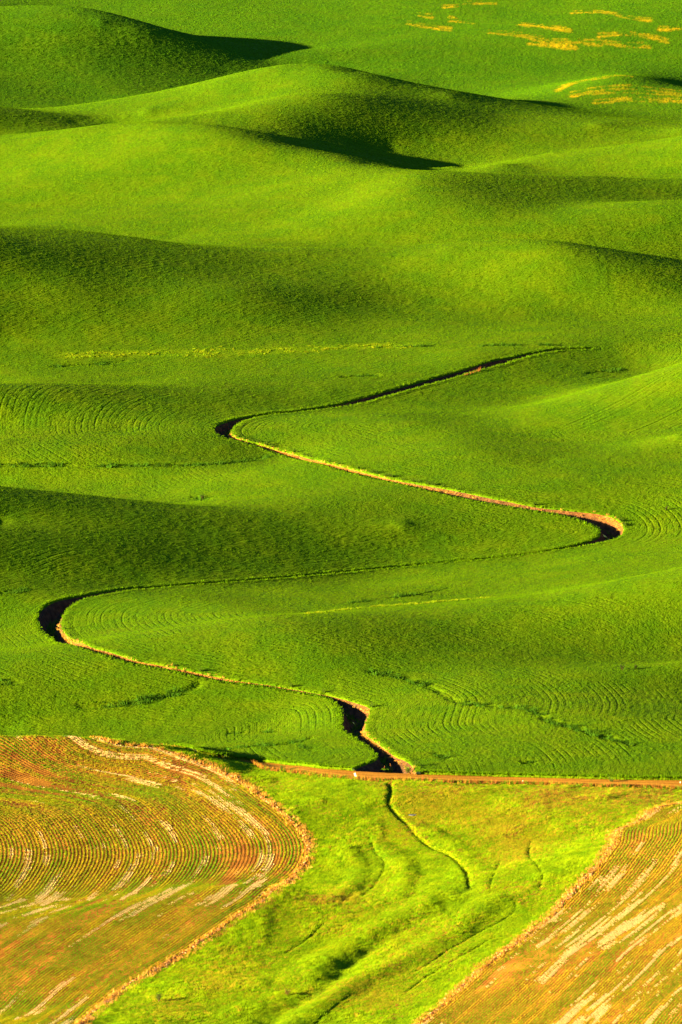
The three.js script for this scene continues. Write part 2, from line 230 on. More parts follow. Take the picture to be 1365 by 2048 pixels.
function distTo(lines, cell = 1, round = 0) {                              // distance to the nearest of some lines, on a grid
  const nx = Math.round((X1 - X0) / cell) + 1, nz = Math.round((Z1 - Z0) / cell) + 1, d = new Float32Array(nx * nz), run = new Float32Array(nx * nz);
  const S = [], at = []; for (const l of lines) { let s = 0; for (let k = 0; k + 1 < l.length; k++) { at.push(s); s += Math.hypot(l[k + 1][0] - l[k][0], l[k + 1][1] - l[k][1]); S.push(l[k][0], l[k][1], l[k + 1][0] - l[k][0], l[k + 1][1] - l[k][1]); } }
  const block = 10, near = [];
  for (let bj = 0; bj < nz; bj += block) for (let bi = 0; bi < nx; bi += block) {
    const cx = X0 + (bi + block / 2) * cell, cz = Z0 + (bj + block / 2) * cell, R = block * cell * .75; let best = 1e9; near.length = 0;
    const ds = []; for (let k = 0; k < S.length; k += 4) { const q = Math.hypot(S[k] + S[k + 2] / 2 - cx, S[k + 1] + S[k + 3] / 2 - cz); ds.push(q); if (q < best) best = q; }
    for (let k = 0; k < ds.length; k++) if (ds[k] < best + 2 * R + 2) near.push(k * 4);
    for (let j = bj; j < Math.min(nz, bj + block); j++) for (let i = bi; i < Math.min(nx, bi + block); i++) {
      const x = X0 + i * cell, z = Z0 + j * cell; let m = 1e9, w = 0;
      for (const k of near) { const ax = x - S[k], az = z - S[k + 1], sx = S[k + 2], sz = S[k + 3], t = clamp((ax * sx + az * sz) / (sx * sx + sz * sz + 1e-9)); const ex = ax - t * sx, ez = az - t * sz, q = ex * ex + ez * ez; if (q < m) { m = q; w = at[k / 4] + t * Math.hypot(sx, sz); } }
      d[j * nx + i] = Math.sqrt(m); run[j * nx + i] = w;
    }
  }
  if (round) {                                                  // rows swing round the far corners instead of breaking there
    const R = Math.round(round / cell), e = Float32Array.from(d), t = new Float32Array(nx * nz), pass = (a, o, n, m, sn, sm) => { for (let j = 0; j < m; j++) { let s = 0; for (let i = -R; i <= R; i++) s += a[clamp(i, 0, n - 1) * sn + j * sm]; for (let i = 0; i < n; i++) { o[i * sn + j * sm] = s / (2 * R + 1); s += a[Math.min(n - 1, i + R + 1) * sn + j * sm] - a[Math.max(0, i - R) * sn + j * sm]; } } };
    for (let k = 0; k < 3; k++) { pass(e, t, nx, nz, 1, nx); pass(t, e, nz, nx, nx, 1); }
    for (let k = 0; k < nx * nz; k++) d[k] += (e[k] - d[k]) * sst(3, 3 + 2.5 * round, d[k]);
  }
  const f = (x, z) => { const fx = clamp((x - X0) / cell, 0, nx - 1.001), fz = clamp((z - Z0) / cell, 0, nz - 1.001), i = Math.floor(fx), j = Math.floor(fz), a = fx - i, b = fz - j, o = j * nx + i; return (d[o] * (1 - a) + d[o + 1] * a) * (1 - b) + (d[o + nx] * (1 - a) + d[o + nx + 1] * a) * b; };
  f.along = (x, z) => run[clamp(Math.round((z - Z0) / cell), 0, nz - 1) * nx + clamp(Math.round((x - X0) / cell), 0, nx - 1)];
  return f;
}
function inside(poly) {                                         // point in polygon, with the polygon's segments sorted into strips
  const rows = new Map(); const n = poly.length;
  for (let k = 0; k < n; k++) { const a = poly[k], b = poly[(k + 1) % n]; for (let r = Math.floor(Math.min(a[1], b[1]) / 4); r <= Math.floor(Math.max(a[1], b[1]) / 4); r++) { if (!rows.has(r)) rows.set(r, []); rows.get(r).push([a[0], a[1], b[0], b[1]]); } }
  return (x, z) => { let c = false; for (const [ax, az, bx, bz] of rows.get(Math.floor(z / 4)) ?? []) if ((az > z) !== (bz > z) && x < ax + (z - az) / (bz - az) * (bx - ax)) c = !c; return c; };
}
const inGully = inside([...bankA, ...bankB.slice().reverse()]);
const inWheat = inside([...roadTop, [400, -1290], [400, -2600], [-400, -2600], [-400, -1290]]);
const inLeft = inside([...leftEdge, [-400, -1000], [-400, -1320]]);
const inRight = inside([...rightEdge, [400, -1000], [400, -1330]]);
const inRoad = inside([...roadTop, ...roadLow.slice().reverse()]);
const gullyDist = distTo([bankA, bankB]), leftDist = distTo([leftEdge], .5, 5), rightDist = distTo([rightEdge], .5), roadDist = distTo([roadTop, roadLow], .5);

// narrow furrows, washouts and animal paths, each [pixels, half width, depth, height offset]
const cuts = [], weedy = [];
function cut(px, w, depth, off = 0) { const l = line(px, off, .5); if (!off) { depth *= .6; weedy.push([l, w]); } let a = [1e9, 1e9, -1e9, -1e9]; for (const p of l) a = [Math.min(a[0], p[0]), Math.min(a[1], p[1]), Math.max(a[2], p[0]), Math.max(a[3], p[1])]; cuts.push({ l, w, depth, box: [a[0] - w, a[1] - w, a[2] + w, a[3] + w] }); return l; }
const swale = cut([[-80, 928], [0, 930], [120, 930], [250, 931], [370, 930], [440, 927], [495, 921], [535, 914]], 1.1, .5);
cut([[110, 733], [150, 730], [200, 728], [250, 722]], 1, .55);
cut([[690, 754], [715, 752], [752, 750]], 1.3, .7);
cut([[1180, 746], [1215, 742], [1250, 738]], 1, .4);
const hollow = cut([[400, 1364], [390, 1374], [365, 1383], [330, 1392], [290, 1400], [240, 1408], [160, 1412]], 1.2, .5);
cut([[455, 1496], [500, 1492], [550, 1489], [590, 1484], [622, 1476]], .9, .65);
cut([[459, 1465], [481, 1466]], .9, .7); cut([[530, 1463], [552, 1463]], .8, .5); cut([[600, 1492], [640, 1504]], .7, .4);
const drain = cut([[745, 1344], [790, 1352], [830, 1362], [860, 1372], [930, 1406], [990, 1412], [1050, 1416], [1100, 1440], [1150, 1455], [1200, 1470], [1270, 1488]], 1.2, .55);
cut([[1048, 1524], [1064, 1524]], 1, .8); cut([[870, 1508], [895, 1518]], 1, .45);
cut([[700, 1206], [780, 1196], [850, 1186], [900, 1176]], 1, .35); cut([[0, 1184], [40, 1181], [60, 1178]], 1, .5); cut([[0, 1362], [26, 1366]], 1.6, .6);
cut([[390, 994], [428, 1000]], 1.2, .7);
cut([[755, 695], [830, 692], [920, 693], [1000, 691], [1100, 690]], .8, .35);
const ditch = cut([[778, 1566], [780, 1585], [776, 1605], [790, 1626], [812, 1648], [840, 1678], [862, 1694], [890, 1706], [915, 1724], [930, 1745], [938, 1772]], .8, .48, LOW);
const channel = cut([[936, 1776], [905, 1793], [880, 1812], [840, 1838], [800, 1858], [760, 1880], [720, 1908], [690, 1935], [660, 1965], [610, 2000], [560, 2030], [500, 2070]], 3, .3, LOW);
const paths = [[[735, 1672], [745, 1690], [752, 1706], [766, 1719], [765, 1742], [750, 1766], [732, 1785], [716, 1796]], [[1063, 1680], [1058, 1694], [1058, 1712], [1078, 1735], [1085, 1750], [1078, 1775]], [[1030, 1804], [1029, 1820], [1000, 1842], [960, 1862], [915, 1888], [880, 1910], [845, 1935], [820, 1946]], [[990, 1872], [950, 1895], [900, 1925], [850, 1955], [810, 1985]], [[650, 1845], [610, 1880], [570, 1905]], [[700, 1990], [660, 2020], [630, 2048]], [[1000, 1720], [985, 1750], [980, 1775]]].map((p) => cut(p, .45, .3, LOW));
function cutAt(x, z) {
  let s = 0;
  for (const c of cuts) { const b = c.box; if (x < b[0] || z < b[1] || x > b[2] || z > b[3]) continue; let m = 1e9;
    for (const p of c.l) { const q = (p[0] - x) ** 2 + (p[1] - z) ** 2; if (q < m) m = q; }
    const t = Math.sqrt(m) / c.w; if (t < 1) s = Math.max(s, c.depth * (1 - t * t * (3 - 2 * t)) * (.15 + 1.5 * fbm(x * .3, z * .3, 5, 2))); }
  return s;
}
// low swells of the grassy ground beside the washouts, [line, half width, height]
const mounds = [[[[600, 1955], [660, 1915], [720, 1880], [800, 1835], [880, 1792]], 4.2, .42], [[[760, 1690], [800, 1720], [812, 1750], [790, 1795]], 2.4, .28], [[[560, 2060], [700, 1970], [800, 1925], [900, 1865], [985, 1800]], 3.6, .5], [[[690, 1700], [715, 1730], [705, 1770], [660, 1800]], 2.2, .25], [[[830, 1650], [900, 1690], [960, 1740]], 2.6, .25]].map(([p, w, h]) => [line(p, LOW, 1), w, h]);
function moundAt(x, z) { if (z < -1300) return 0; let s = 0; for (const [l, w, h] of mounds) { let m = 1e9; for (const p of l) { const q = (p[0] - x) ** 2 + (p[1] - z) ** 2; if (q < m) m = q; } const t = Math.sqrt(m) / w; if (t < 1) s = Math.max(s, h * (1 - t * t) ** 2); } return s; }
// the surface one walks on or sees: the top of the wheat north of the road, open ground south of it
function surface(x, z, wheat) {
  const h = height(x, z) - cutAt(x, z);
  if (wheat) return h + (fbm(x * 1.1, z * .9, 3, 2) - .5) * .09;
  const crop = inLeft(x, z) || inRight(x, z);
  return h + LOW + (crop ? (fbm(x * 1.3, z * 1.3, 21, 2) - .5) * .08 : (fbm(x * .35, z * .35, 31, 4) - .5) * .26 - .1 + moundAt(x, z));
}

// ------------------------------------------------------------------ materials
function paint(w, h, f, srgb = true) {                          // a tiling texture computed texel by texel; colours come in as linear values
  const d = new Uint8Array(w * h * 4), c = [0, 0, 0];
  for (let y = 0; y < h; y++) for (let x = 0; x < w; x++) { f(x / w, y / h, c); const o = (y * w + x) * 4; for (let k = 0; k < 3; k++) { let v = clamp(c[k]); if (srgb) v = v <= .0031308 ? 12.92 * v : 1.055 * v ** (1 / 2.4) - .055; d[o + k] = Math.round(v * 255); } d[o + 3] = 255; }
  const t = new THREE.DataTexture(d, w, h); t.wrapS = t.wrapT = THREE.RepeatWrapping; t.magFilter = THREE.LinearFilter; t.minFilter = THREE.LinearMipmapLinearFilter; t.generateMipmaps = true;
  if (srgb) t.colorSpace = THREE.SRGBColorSpace; t.needsUpdate = true; return t;
}
const tile = (u, v, n, s) => vn(u * n, v * n, s, n, n);
const tfbm = (u, v, n, s, k = 3) => { let a = .5, r = 0, t = 0; for (let i = 0; i < k; i++) { r += a * tile(u, v, n, s + i); t += a; a *= .55; n *= 2; } return r / t; };
const lerp3 = (c, a, b, t) => { for (let k = 0; k < 3; k++) c[k] = a[k] + (b[k] - a[k]) * t; };
const WHEAT_MAP = paint(1024, 1024, (u, v, c) => { // 48 m
  const g = tfbm(u, v, 200, 1, 3), l = tfbm(u, v, 12, 7, 4), k = .55 + .9 * g;
  lerp3(c, [.045, .115, .001], [.075, .135, .001], clamp((l - .3) * 2.2)); for (let i = 0; i < 3; i++) c[i] *= k; });
const WHEAT_BUMP = paint(2048, 2048, (u, v, c) => { // u along the rows 110 m, v across them 110 m
  const gr = tile(u, v, 500, 3) * .5 + tile(u, v, 250, 4) * .5, pass = v * 100, f = pass - Math.floor(pass), id = Math.floor(pass);
  const seam = Math.exp(-(((f - .5) / .13) ** 2)) * (.25 + .75 * hash(id, 3)) * sst(.42, .8, vn(u * 16, id * .25, 8, 16, 25)), row = .5 + .5 * Math.cos(v * 100 * Math.PI * 2 * 4);
  c[0] = c[1] = c[2] = clamp(.42 + .5 * (gr - .5) * 1.5 + .1 * row - .5 * seam + .2); }, false);
const SOIL_MAP = paint(1024, 1024, (u, v, c) => { // 24 m
  const g = tfbm(u, v, 180, 1, 3), l = tfbm(u, v, 9, 7, 4); lerp3(c, [.15, .058, .01], [.30, .14, .018], clamp((l - .25) * 2)); const k = .55 + .9 * g; for (let i = 0; i < 3; i++) c[i] *= k; });
const SOIL_BUMP = paint(1024, 1024, (u, v, c) => { // 12.6 m: thirty rows
  const row = .5 + .5 * Math.cos(v * 25 * Math.PI * 2), gr = tfbm(u, v, 120, 5, 3); c[0] = c[1] = c[2] = clamp(.35 * row + .65 * gr); }, false);
const GRASS_MAP = paint(1024, 1024, (u, v, c) => { // 24 m
  const g = tfbm(u, v, 120, 1, 3), l = tfbm(u, v, 10, 7, 4); lerp3(c, [.1, .22, .002], [.18, .27, .003], clamp((l - .35) * 2.4)); const k = .5 + g; for (let i = 0; i < 3; i++) c[i] *= k; });
const ROAD_MAP = paint(1024, 256, (u, v, c) => { // u along 24 m, v across
  const g = tfbm(u, v, 64, 1, 4), l = tfbm(u, v, 6, 9, 3), rut = Math.exp(-(((v - .3) / .09) ** 2)) + Math.exp(-(((v - .7) / .09) ** 2)); lerp3(c, [.30, .135, .016], [.47, .235, .03], clamp(rut * .7 + (l - .4) * .8)); const k = .75 + .5 * g; for (let i = 0; i < 3; i++) c[i] *= k; });
const BANK_MAP = paint(512, 512, (u, v, c) => { const g = tfbm(u, v, 40, 1, 4), l = tfbm(u, v, 5, 9, 3); lerp3(c, [.055, .035, .022], [.12, .07, .04], clamp((l - .3) * 2)); const k = .5 + g; for (let i = 0; i < 3; i++) c[i] *= k; });
const GRAIN = paint(512, 512, (u, v, c) => { c[0] = c[1] = c[2] = tfbm(u, v, 60, 5, 4); }, false);
const rep = (t, x, y, ch = 0) => { const c = t.clone(); c.repeat.set(x, y); c.channel = ch; c.needsUpdate = true; return c; };
const std = (o) => new THREE.MeshPhysicalMaterial({ roughness: 1, metalness: 0, specularIntensity: .05, ...o });
const M = {
  wheat: std({ map: rep(WHEAT_MAP, 1 / 48, 1 / 48), bumpMap: rep(WHEAT_BUMP, 1 / 110, 1 / 110, 1), bumpScale: .12, vertexColors: true }),
  soil: std({ map: rep(SOIL_MAP, 1 / 24, 1 / 24), bumpMap: rep(SOIL_BUMP, 1 / 12.6, 1 / 12.6, 1), bumpScale: .15, vertexColors: true }),
  grass: std({ map: rep(GRASS_MAP, 1 / 24, 1 / 24), bumpMap: rep(GRAIN, 1 / 10, 1 / 10), bumpScale: .2, vertexColors: true }),
  road: std({ map: rep(ROAD_MAP, 1 / 24, 1), bumpMap: rep(GRAIN, 1 / 6, 1 / 6, 1), bumpScale: .04 }),
  bank: std({ map: rep(BANK_MAP, 1 / 4, 1 / 4), bumpMap: rep(GRAIN, 1 / 5, 1 / 5), bumpScale: .25, vertexColors: true }),
  blade: std({ color: 0xffffff, side: THREE.DoubleSide, vertexColors: false }),
  white: std({ color: new THREE.Color().setRGB(.8, .78, .72), roughness: .6 }),
  water: new THREE.MeshPhysicalMaterial({ color: new THREE.Color().setRGB(.1, .11, .1), roughness: .4, ior: 1.2 }),
};

// ------------------------------------------------------------------ the ground, one sheet split where the land use changes
const GX0 = -84, GX1 = 84, GZ0 = -2236, GZ1 = -1112, CX = .34, CZ = .8;
function guideUV(x, z, kind) { // across the rows and along them, in metres
  const d = kind === 'wheat' ? gullyDist(x, z) : kind === 'left' ? leftDist(x, z) : rightDist(x, z);
  return d;
}
const yellowStrips = [[line([[130, 712], [250, 708], [400, 706], [550, 702], [700, 694], [830, 690]], 0, 1), 3.2], [line([[610, 1228], [700, 1218], [800, 1210], [900, 1202], [990, 1194]], 0, 1), 1.5]];
const rowPatches = [[1000, 1430, 20], [1250, 1440, 16], [350, 1250, 13], [500, 1270, 12], [600, 850, 12], [720, 850, 10], [1330, 1045, 9], [120, 835, 18], [1270, 800, 14], [600, 1440, 6], [850, 1440, 9]].map(([u, v, r]) => { const q = hit(u, v); return [q[0], q[2], r]; });
const near = (l, x, z) => { let m = 1e9; for (const p of l) { const q = (p[0] - x) ** 2 + (p[1] - z) ** 2; if (q < m) m = q; } return Math.sqrt(m); };
const bare = [ // thin yellow strips of failed crop, traced one by one: [pixels, half width]
  [[[1115, 178], [1150, 165], [1200, 155], [1262, 152]], 2.6], [[[1145, 190], [1200, 180], [1280, 178], [1360, 186]], 2.2], [[[1190, 205], [1260, 199], [1365, 200]], 1.4],
  [[[980, 64], [1050, 70], [1110, 82], [1200, 86], [1295, 92]], 1.8], [[[815, 46], [860, 54], [900, 58]], 1.6], [[[840, 30], [862, 33]], 1.8], [[[905, 40], [945, 44]], 1.8], [[[930, 6], [990, 5]], 2], [[[1040, 48], [1080, 52], [1140, 60]], 1.4], [[[1145, 25], [1200, 24], [1260, 34], [1300, 40]], 1.3], [[[1200, 72], [1260, 68], [1330, 78]], 1.2], [[[1060, 86], [1150, 96]], 1.2], [[[1320, 58], [1365, 56]], 1.2], [[[890, 14], [915, 12]], 1.4],
].flatMap(([p, w]) => [-.8, .1, .9].map((o) => ({ l: line(p, 0, 1).map(([x, z], k) => [x, z + o * w * 1.3 + (fbm(k * .06, o * 9, 52, 2) - .5) * 3]), w: .62, s: o })));
for (const b of bare) { let a = [1e9, 1e9, -1e9, -1e9]; for (const p of b.l) a = [Math.min(a[0], p[0]), Math.min(a[1], p[1]), Math.max(a[2], p[0]), Math.max(a[3], p[1])]; b.box = [a[0] - 6, a[1] - 12, a[2] + 6, a[3] + 12]; }
function tint(x, z, kind, c) {
  c[0] = c[1] = c[2] = 1;
  if (kind === 'wheat') {
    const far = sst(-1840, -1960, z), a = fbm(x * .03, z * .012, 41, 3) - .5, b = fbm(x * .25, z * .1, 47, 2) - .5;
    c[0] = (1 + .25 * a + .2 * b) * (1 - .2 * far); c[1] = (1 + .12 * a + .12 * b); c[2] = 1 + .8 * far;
    for (const q of bare) { const bx = q.box; if (x < bx[0] || z < bx[1] || x > bx[2] || z > bx[3]) continue; let m = 1e9; for (const p of q.l) m = Math.min(m, Math.hypot((p[0] - x), (p[1] - z) * .55)); const k = 1 - sst(.4, 1, m / q.w + 2.4 * (fbm(x * .25, q.s * 7, 51, 3) - .47) + 1.4 * (fbm(x * 1.2, z * .8, 57, 2) - .5)); if (k > 0) { c[0] += k * 2.1; c[1] += k * .4; c[2] += k * 1; } }
    for (const [l, w] of yellowStrips) { const m = near(l, x, z) / w; if (m < 1.3) { const k = 1 - sst(.5, 1, m + .9 * (fbm(x * .45, z * .3, 55, 3) - .5)); c[0] += k * .4; c[1] += k * .25; } }
  } else if (kind === 'grass') {
    const a = fbm(x * .12, z * .08, 61, 4); const w = sst(.45, .7, a); c[0] = 1 + w * .9; c[1] = 1 + w * .1;
  } else { const a = fbm(x * .1, z * .06, 71, 3); c[0] = .8 + .4 * a; c[1] = .8 + .4 * a; c[2] = .8 + .4 * a; }
}
{
  const nx = Math.round((GX1 - GX0) / CX) + 1, nz = Math.round((GZ1 - GZ0) / CZ) + 1;
  const kinds = ['wheat', 'left', 'right', 'grass'], bins = Object.fromEntries(kinds.map((k) => [k, { p: [], uv: [], g: [], c: [], i: [], at: new Map() }]));
  const flag = new Uint8Array(nx * nz), G8 = (i, j) => [GX0 + i * CX, GZ0 + j * CZ];
  for (let j = 0; j < nz; j++) for (let i = 0; i < nx; i++) { const [x, z] = G8(i, j); flag[j * nx + i] = z < -1290 && inGully(x, z) ? 9 : z < -1345 || inWheat(x, z) ? 0 : inLeft(x, z) ? 1 : inRight(x, z) ? 2 : 3; }
  const col = [1, 1, 1];
  const vert = (b, kind, i, j) => { const k = j * nx + i; let n = b.at.get(k); if (n !== undefined) return n; const [x, z] = G8(i, j); n = b.p.length / 3; b.at.set(k, n);
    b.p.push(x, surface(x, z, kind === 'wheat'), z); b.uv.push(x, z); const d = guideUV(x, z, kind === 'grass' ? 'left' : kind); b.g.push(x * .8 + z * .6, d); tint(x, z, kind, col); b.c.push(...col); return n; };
  for (let j = 0; j + 1 < nz; j++) for (let i = 0; i + 1 < nx; i++) {
    const f = [flag[j * nx + i], flag[j * nx + i + 1], flag[(j + 1) * nx + i], flag[(j + 1) * nx + i + 1]];
    if (f.includes(9)) continue;                                // the creek has banks of its own
    const wheatN = f.filter((q) => q === 0).length; let kind;
    if (wheatN === 4) kind = 'wheat'; else if (wheatN) { kind = 'grass'; } else kind = kinds[Math.min(...f)];
    const b = bins[kind], q = [vert(b, kind, i, j), vert(b, kind, i, j + 1), vert(b, kind, i + 1, j), vert(b, kind, i + 1, j + 1)];
    b.i.push(q[0], q[1], q[2], q[2], q[1], q[3]);
  }
  const put = (name, kind, mat, label) => { const b = bins[kind], g = new THREE.BufferGeometry(); g.setAttribute('position', new THREE.Float32BufferAttribute(b.p, 3)); g.setAttribute('uv', new THREE.Float32BufferAttribute(b.uv, 2)); g.setAttribute('uv1', new THREE.Float32BufferAttribute(b.g, 2)); g.setAttribute('color', new THREE.Float32BufferAttribute(b.c, 3)); g.setIndex(b.i); g.computeVertexNormals(); tag(mesh(name, g, mat), label, 'ground', { kind: 'structure' }); };
  put('wheat_hills', 'wheat', M.wheat, 'rolling hills covered in green wheat above the dirt road');
  put('tilled_field', 'left', M.soil, 'brown tilled field on the rounded rise at lower left');
  put('tilled_field', 'right', M.soil, 'golden tilled field sloping down at lower right');
  put('grass_swale', 'grass', M.grass, 'grassy green hollow between the two tilled fields below the road');
  // the land goes on outside the picture
  const s = 12, g = new THREE.BufferGeometry(), p = [], uv = [], g1 = [], c = [], idx = [], N = 260, K = 300, at = (i, j) => j * (N + 1) + i;
  for (let j = 0; j <= K; j++) for (let i = 0; i <= N; i++) { const x = (i - N / 2) * s, z = -4000 + j * s + 4, ex = Math.max(0, Math.abs(x) - 84), ez = Math.max(0, GZ0 - z, z - GZ1), e = Math.hypot(ex, ez), k = sst(0, 60, e);
    const h = height(x, z) * Math.exp(-e / 260) + (z > GZ1 ? LOW - Math.min(10, ez * .12) : 0) + (fbm(x * .006, z * .006, 91, 3) - .5) * 10 * sst(40, 400, e);
    p.push(x, h - .35 * (1 - k) - .1, z); uv.push(x, z); g1.push(x, z); c.push(1, 1, 1); }
  for (let j = 0; j < K; j++) for (let i = 0; i < N; i++) { const x = (i - N / 2 + .5) * s, z = -4000 + (j + .5) * s + 4; if (Math.abs(x) < 84 - s / 2 - 3 && z > GZ0 + s / 2 + 3 && z < GZ1 - s / 2 - 3) continue; idx.push(at(i, j), at(i, j + 1), at(i + 1, j), at(i + 1, j), at(i, j + 1), at(i + 1, j + 1)); }
  g.setAttribute('position', new THREE.Float32BufferAttribute(p, 3)); g.setAttribute('uv', new THREE.Float32BufferAttribute(uv, 2)); g.setAttribute('uv1', new THREE.Float32BufferAttribute(g1, 2)); g.setAttribute('color', new THREE.Float32BufferAttribute(c, 3)); g.setIndex(idx); g.computeVertexNormals();
  tag(mesh('farmland', g, M.wheat), 'green farmland continuing all around beyond the nearer hills', 'ground', { kind: 'structure' });
}

// ------------------------------------------------------------------ the creek: wheat lip, stems, bank and bed along both sides
function creekSide(l, other, turn, dryTop) {                            // turn: +1 when the creek lies to the right of the line's run
  const lip = { p: [], uv: [], g: [], c: [], i: [] }, bank = { p: [], uv: [], c: [], i: [] }, info = [], col = [1, 1, 1];
  let run = 0;
  for (let k = 0; k < l.length; k++) {
    const a = l[Math.max(0, k - 1)], b = l[Math.min(l.length - 1, k + 1)], L = Math.hypot(b[0] - a[0], b[1] - a[1]) || 1, tx = (b[0] - a[0]) / L, tz = (b[1] - a[1]) / L, nx = -tz * turn, nz = tx * turn;
    if (k) run += Math.hypot(l[k][0] - l[k - 1][0], l[k][1] - l[k - 1][1]);
    const [x0, z0] = l[k], w = Math.min(6, near(other, x0, z0)), wob = (fbm(run * .8, turn * 9, 77, 3) - .5) * .5;
    const top = surface(x0, z0, true), deep = Math.min(2.3, .5 + w * .5);
    info.push({ x: x0, z: z0, nx, nz, tx, tz, w, top, run });
    const rows = [[-1.25, null], [-.6, null], [wob * .4, null]];
    for (const [o] of rows) { const x = x0 + nx * o, z = z0 + nz * o; lip.p.push(x, surface(x, z, true) + .02, z); lip.uv.push(x, z); lip.g.push(x * .8 + z * .6, gullyDist(x, z)); tint(x, z, 'wheat', col); lip.c.push(...col); }
    const xe = x0 + nx * (wob * .4 + .12), ze = z0 + nz * (wob * .4 + .12);
    lip.p.push(xe, top - .28, ze); lip.uv.push(xe, ze + .6); lip.g.push(xe * .8 + ze * .6, gullyDist(xe, ze)); lip.c.push(...col);
    const cs = [[wob * .4 + .08, .22], [.1 * w + wob * .4 + .1, .75], [.24 * w + wob * .6, .6 * deep + .35], [.36 * w, deep], [.56 * w, deep + .12]];
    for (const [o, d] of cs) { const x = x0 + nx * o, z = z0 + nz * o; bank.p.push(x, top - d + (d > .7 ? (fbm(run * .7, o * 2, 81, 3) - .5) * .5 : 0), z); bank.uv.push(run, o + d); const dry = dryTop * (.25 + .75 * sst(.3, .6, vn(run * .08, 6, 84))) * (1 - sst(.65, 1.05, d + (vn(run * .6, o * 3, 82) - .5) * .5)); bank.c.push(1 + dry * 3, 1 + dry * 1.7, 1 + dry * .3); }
  }
  const weave = (s, n) => { for (let k = 0; k + 1 < l.length; k++) for (let r = 0; r + 1 < n; r++) { const a = k * n + r; turn > 0 ? s.i.push(a, a + 1, a + n, a + n, a + 1, a + n + 1) : s.i.push(a, a + n, a + 1, a + 1, a + n, a + n + 1); } };
  weave(lip, 4); weave(bank, 5);
  const geo = (s) => { const g = new THREE.BufferGeometry(); g.setAttribute('position', new THREE.Float32BufferAttribute(s.p, 3)); g.setAttribute('uv', new THREE.Float32BufferAttribute(s.uv, 2)); if (s.g) g.setAttribute('uv1', new THREE.Float32BufferAttribute(s.g, 2)); if (s.c) g.setAttribute('color', new THREE.Float32BufferAttribute(s.c, 3)); g.setIndex(s.i); g.computeVertexNormals(); return g; };
  return { lip: geo(lip), bank: geo(bank), info };
}
// which side is the creek on?
const turnOf = (l, o) => { const k = 40, a = l[k], b = l[k + 1], q = o.reduce((m, p) => Math.hypot(p[0] - a[0], p[1] - a[1]) < Math.hypot(m[0] - a[0], m[1] - a[1]) ? p : m); return Math.sign((q[0] - a[0]) * -(b[1] - a[1]) + (q[1] - a[1]) * (b[0] - a[0])) || 1; };
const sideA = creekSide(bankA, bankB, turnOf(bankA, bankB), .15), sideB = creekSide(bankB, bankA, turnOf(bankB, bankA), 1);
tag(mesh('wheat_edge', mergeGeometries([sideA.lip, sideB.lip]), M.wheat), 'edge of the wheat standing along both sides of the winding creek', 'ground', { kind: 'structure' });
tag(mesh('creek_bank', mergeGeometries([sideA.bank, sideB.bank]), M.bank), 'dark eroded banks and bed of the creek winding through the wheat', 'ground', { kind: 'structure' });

// ------------------------------------------------------------------ the dirt road and the wheat that ends beside it
{
  const p = [], uv = [], u1 = [], idx = [], n = Math.min(roadTop.length, roadLow.length), T = resample(roadTop, 1), K = 9; let run = 0;
  for (let k = 0; k < T.length; k++) {
    const a = T[k]; let best = roadLow[0], m = 1e9; for (const q of roadLow) { const d = (q[0] - a[0]) ** 2 + (q[1] - a[1]) ** 2 * .2; if (d < m) { m = d; best = q; } }
    if (k) run += Math.hypot(a[0] - T[k - 1][0], a[1] - T[k - 1][1]);
    for (let r = 0; r < K; r++) { const t = r / (K - 1), e = (r === 0 ? -.25 : r === K - 1 ? .2 : 0) + (r === 0 || r === K - 1 ? (fbm(run * .6, r, 83, 3) - .5) * .7 : 0), x = a[0] + (best[0] - a[0]) * t, z = a[1] + (best[1] - a[1]) * t + e;
      p.push(x, height(x, z) + LOW + .2 + .05 * Math.cos((t - .5) * 2.6) - .05 * (Math.exp(-(((t - .3) / .1) ** 2)) + Math.exp(-(((t - .7) / .1) ** 2))), z); uv.push(run, t); u1.push(x, z); }
  }
  for (let k = 0; k + 1 < T.length; k++) for (let r = 0; r + 1 < K; r++) { const a = k * K + r; idx.push(a, a + 1, a + K, a + K, a + 1, a + K + 1); }
  const g = new THREE.BufferGeometry(); g.setAttribute('position', new THREE.Float32BufferAttribute(p, 3)); g.setAttribute('uv', new THREE.Float32BufferAttribute(uv, 2)); g.setAttribute('uv1', new THREE.Float32BufferAttribute(u1, 2)); g.setIndex(idx); g.computeVertexNormals();
  tag(mesh('dirt_road', g, M.road), 'narrow orange dirt road crossing below the wheat', 'road', { kind: 'structure' });
}
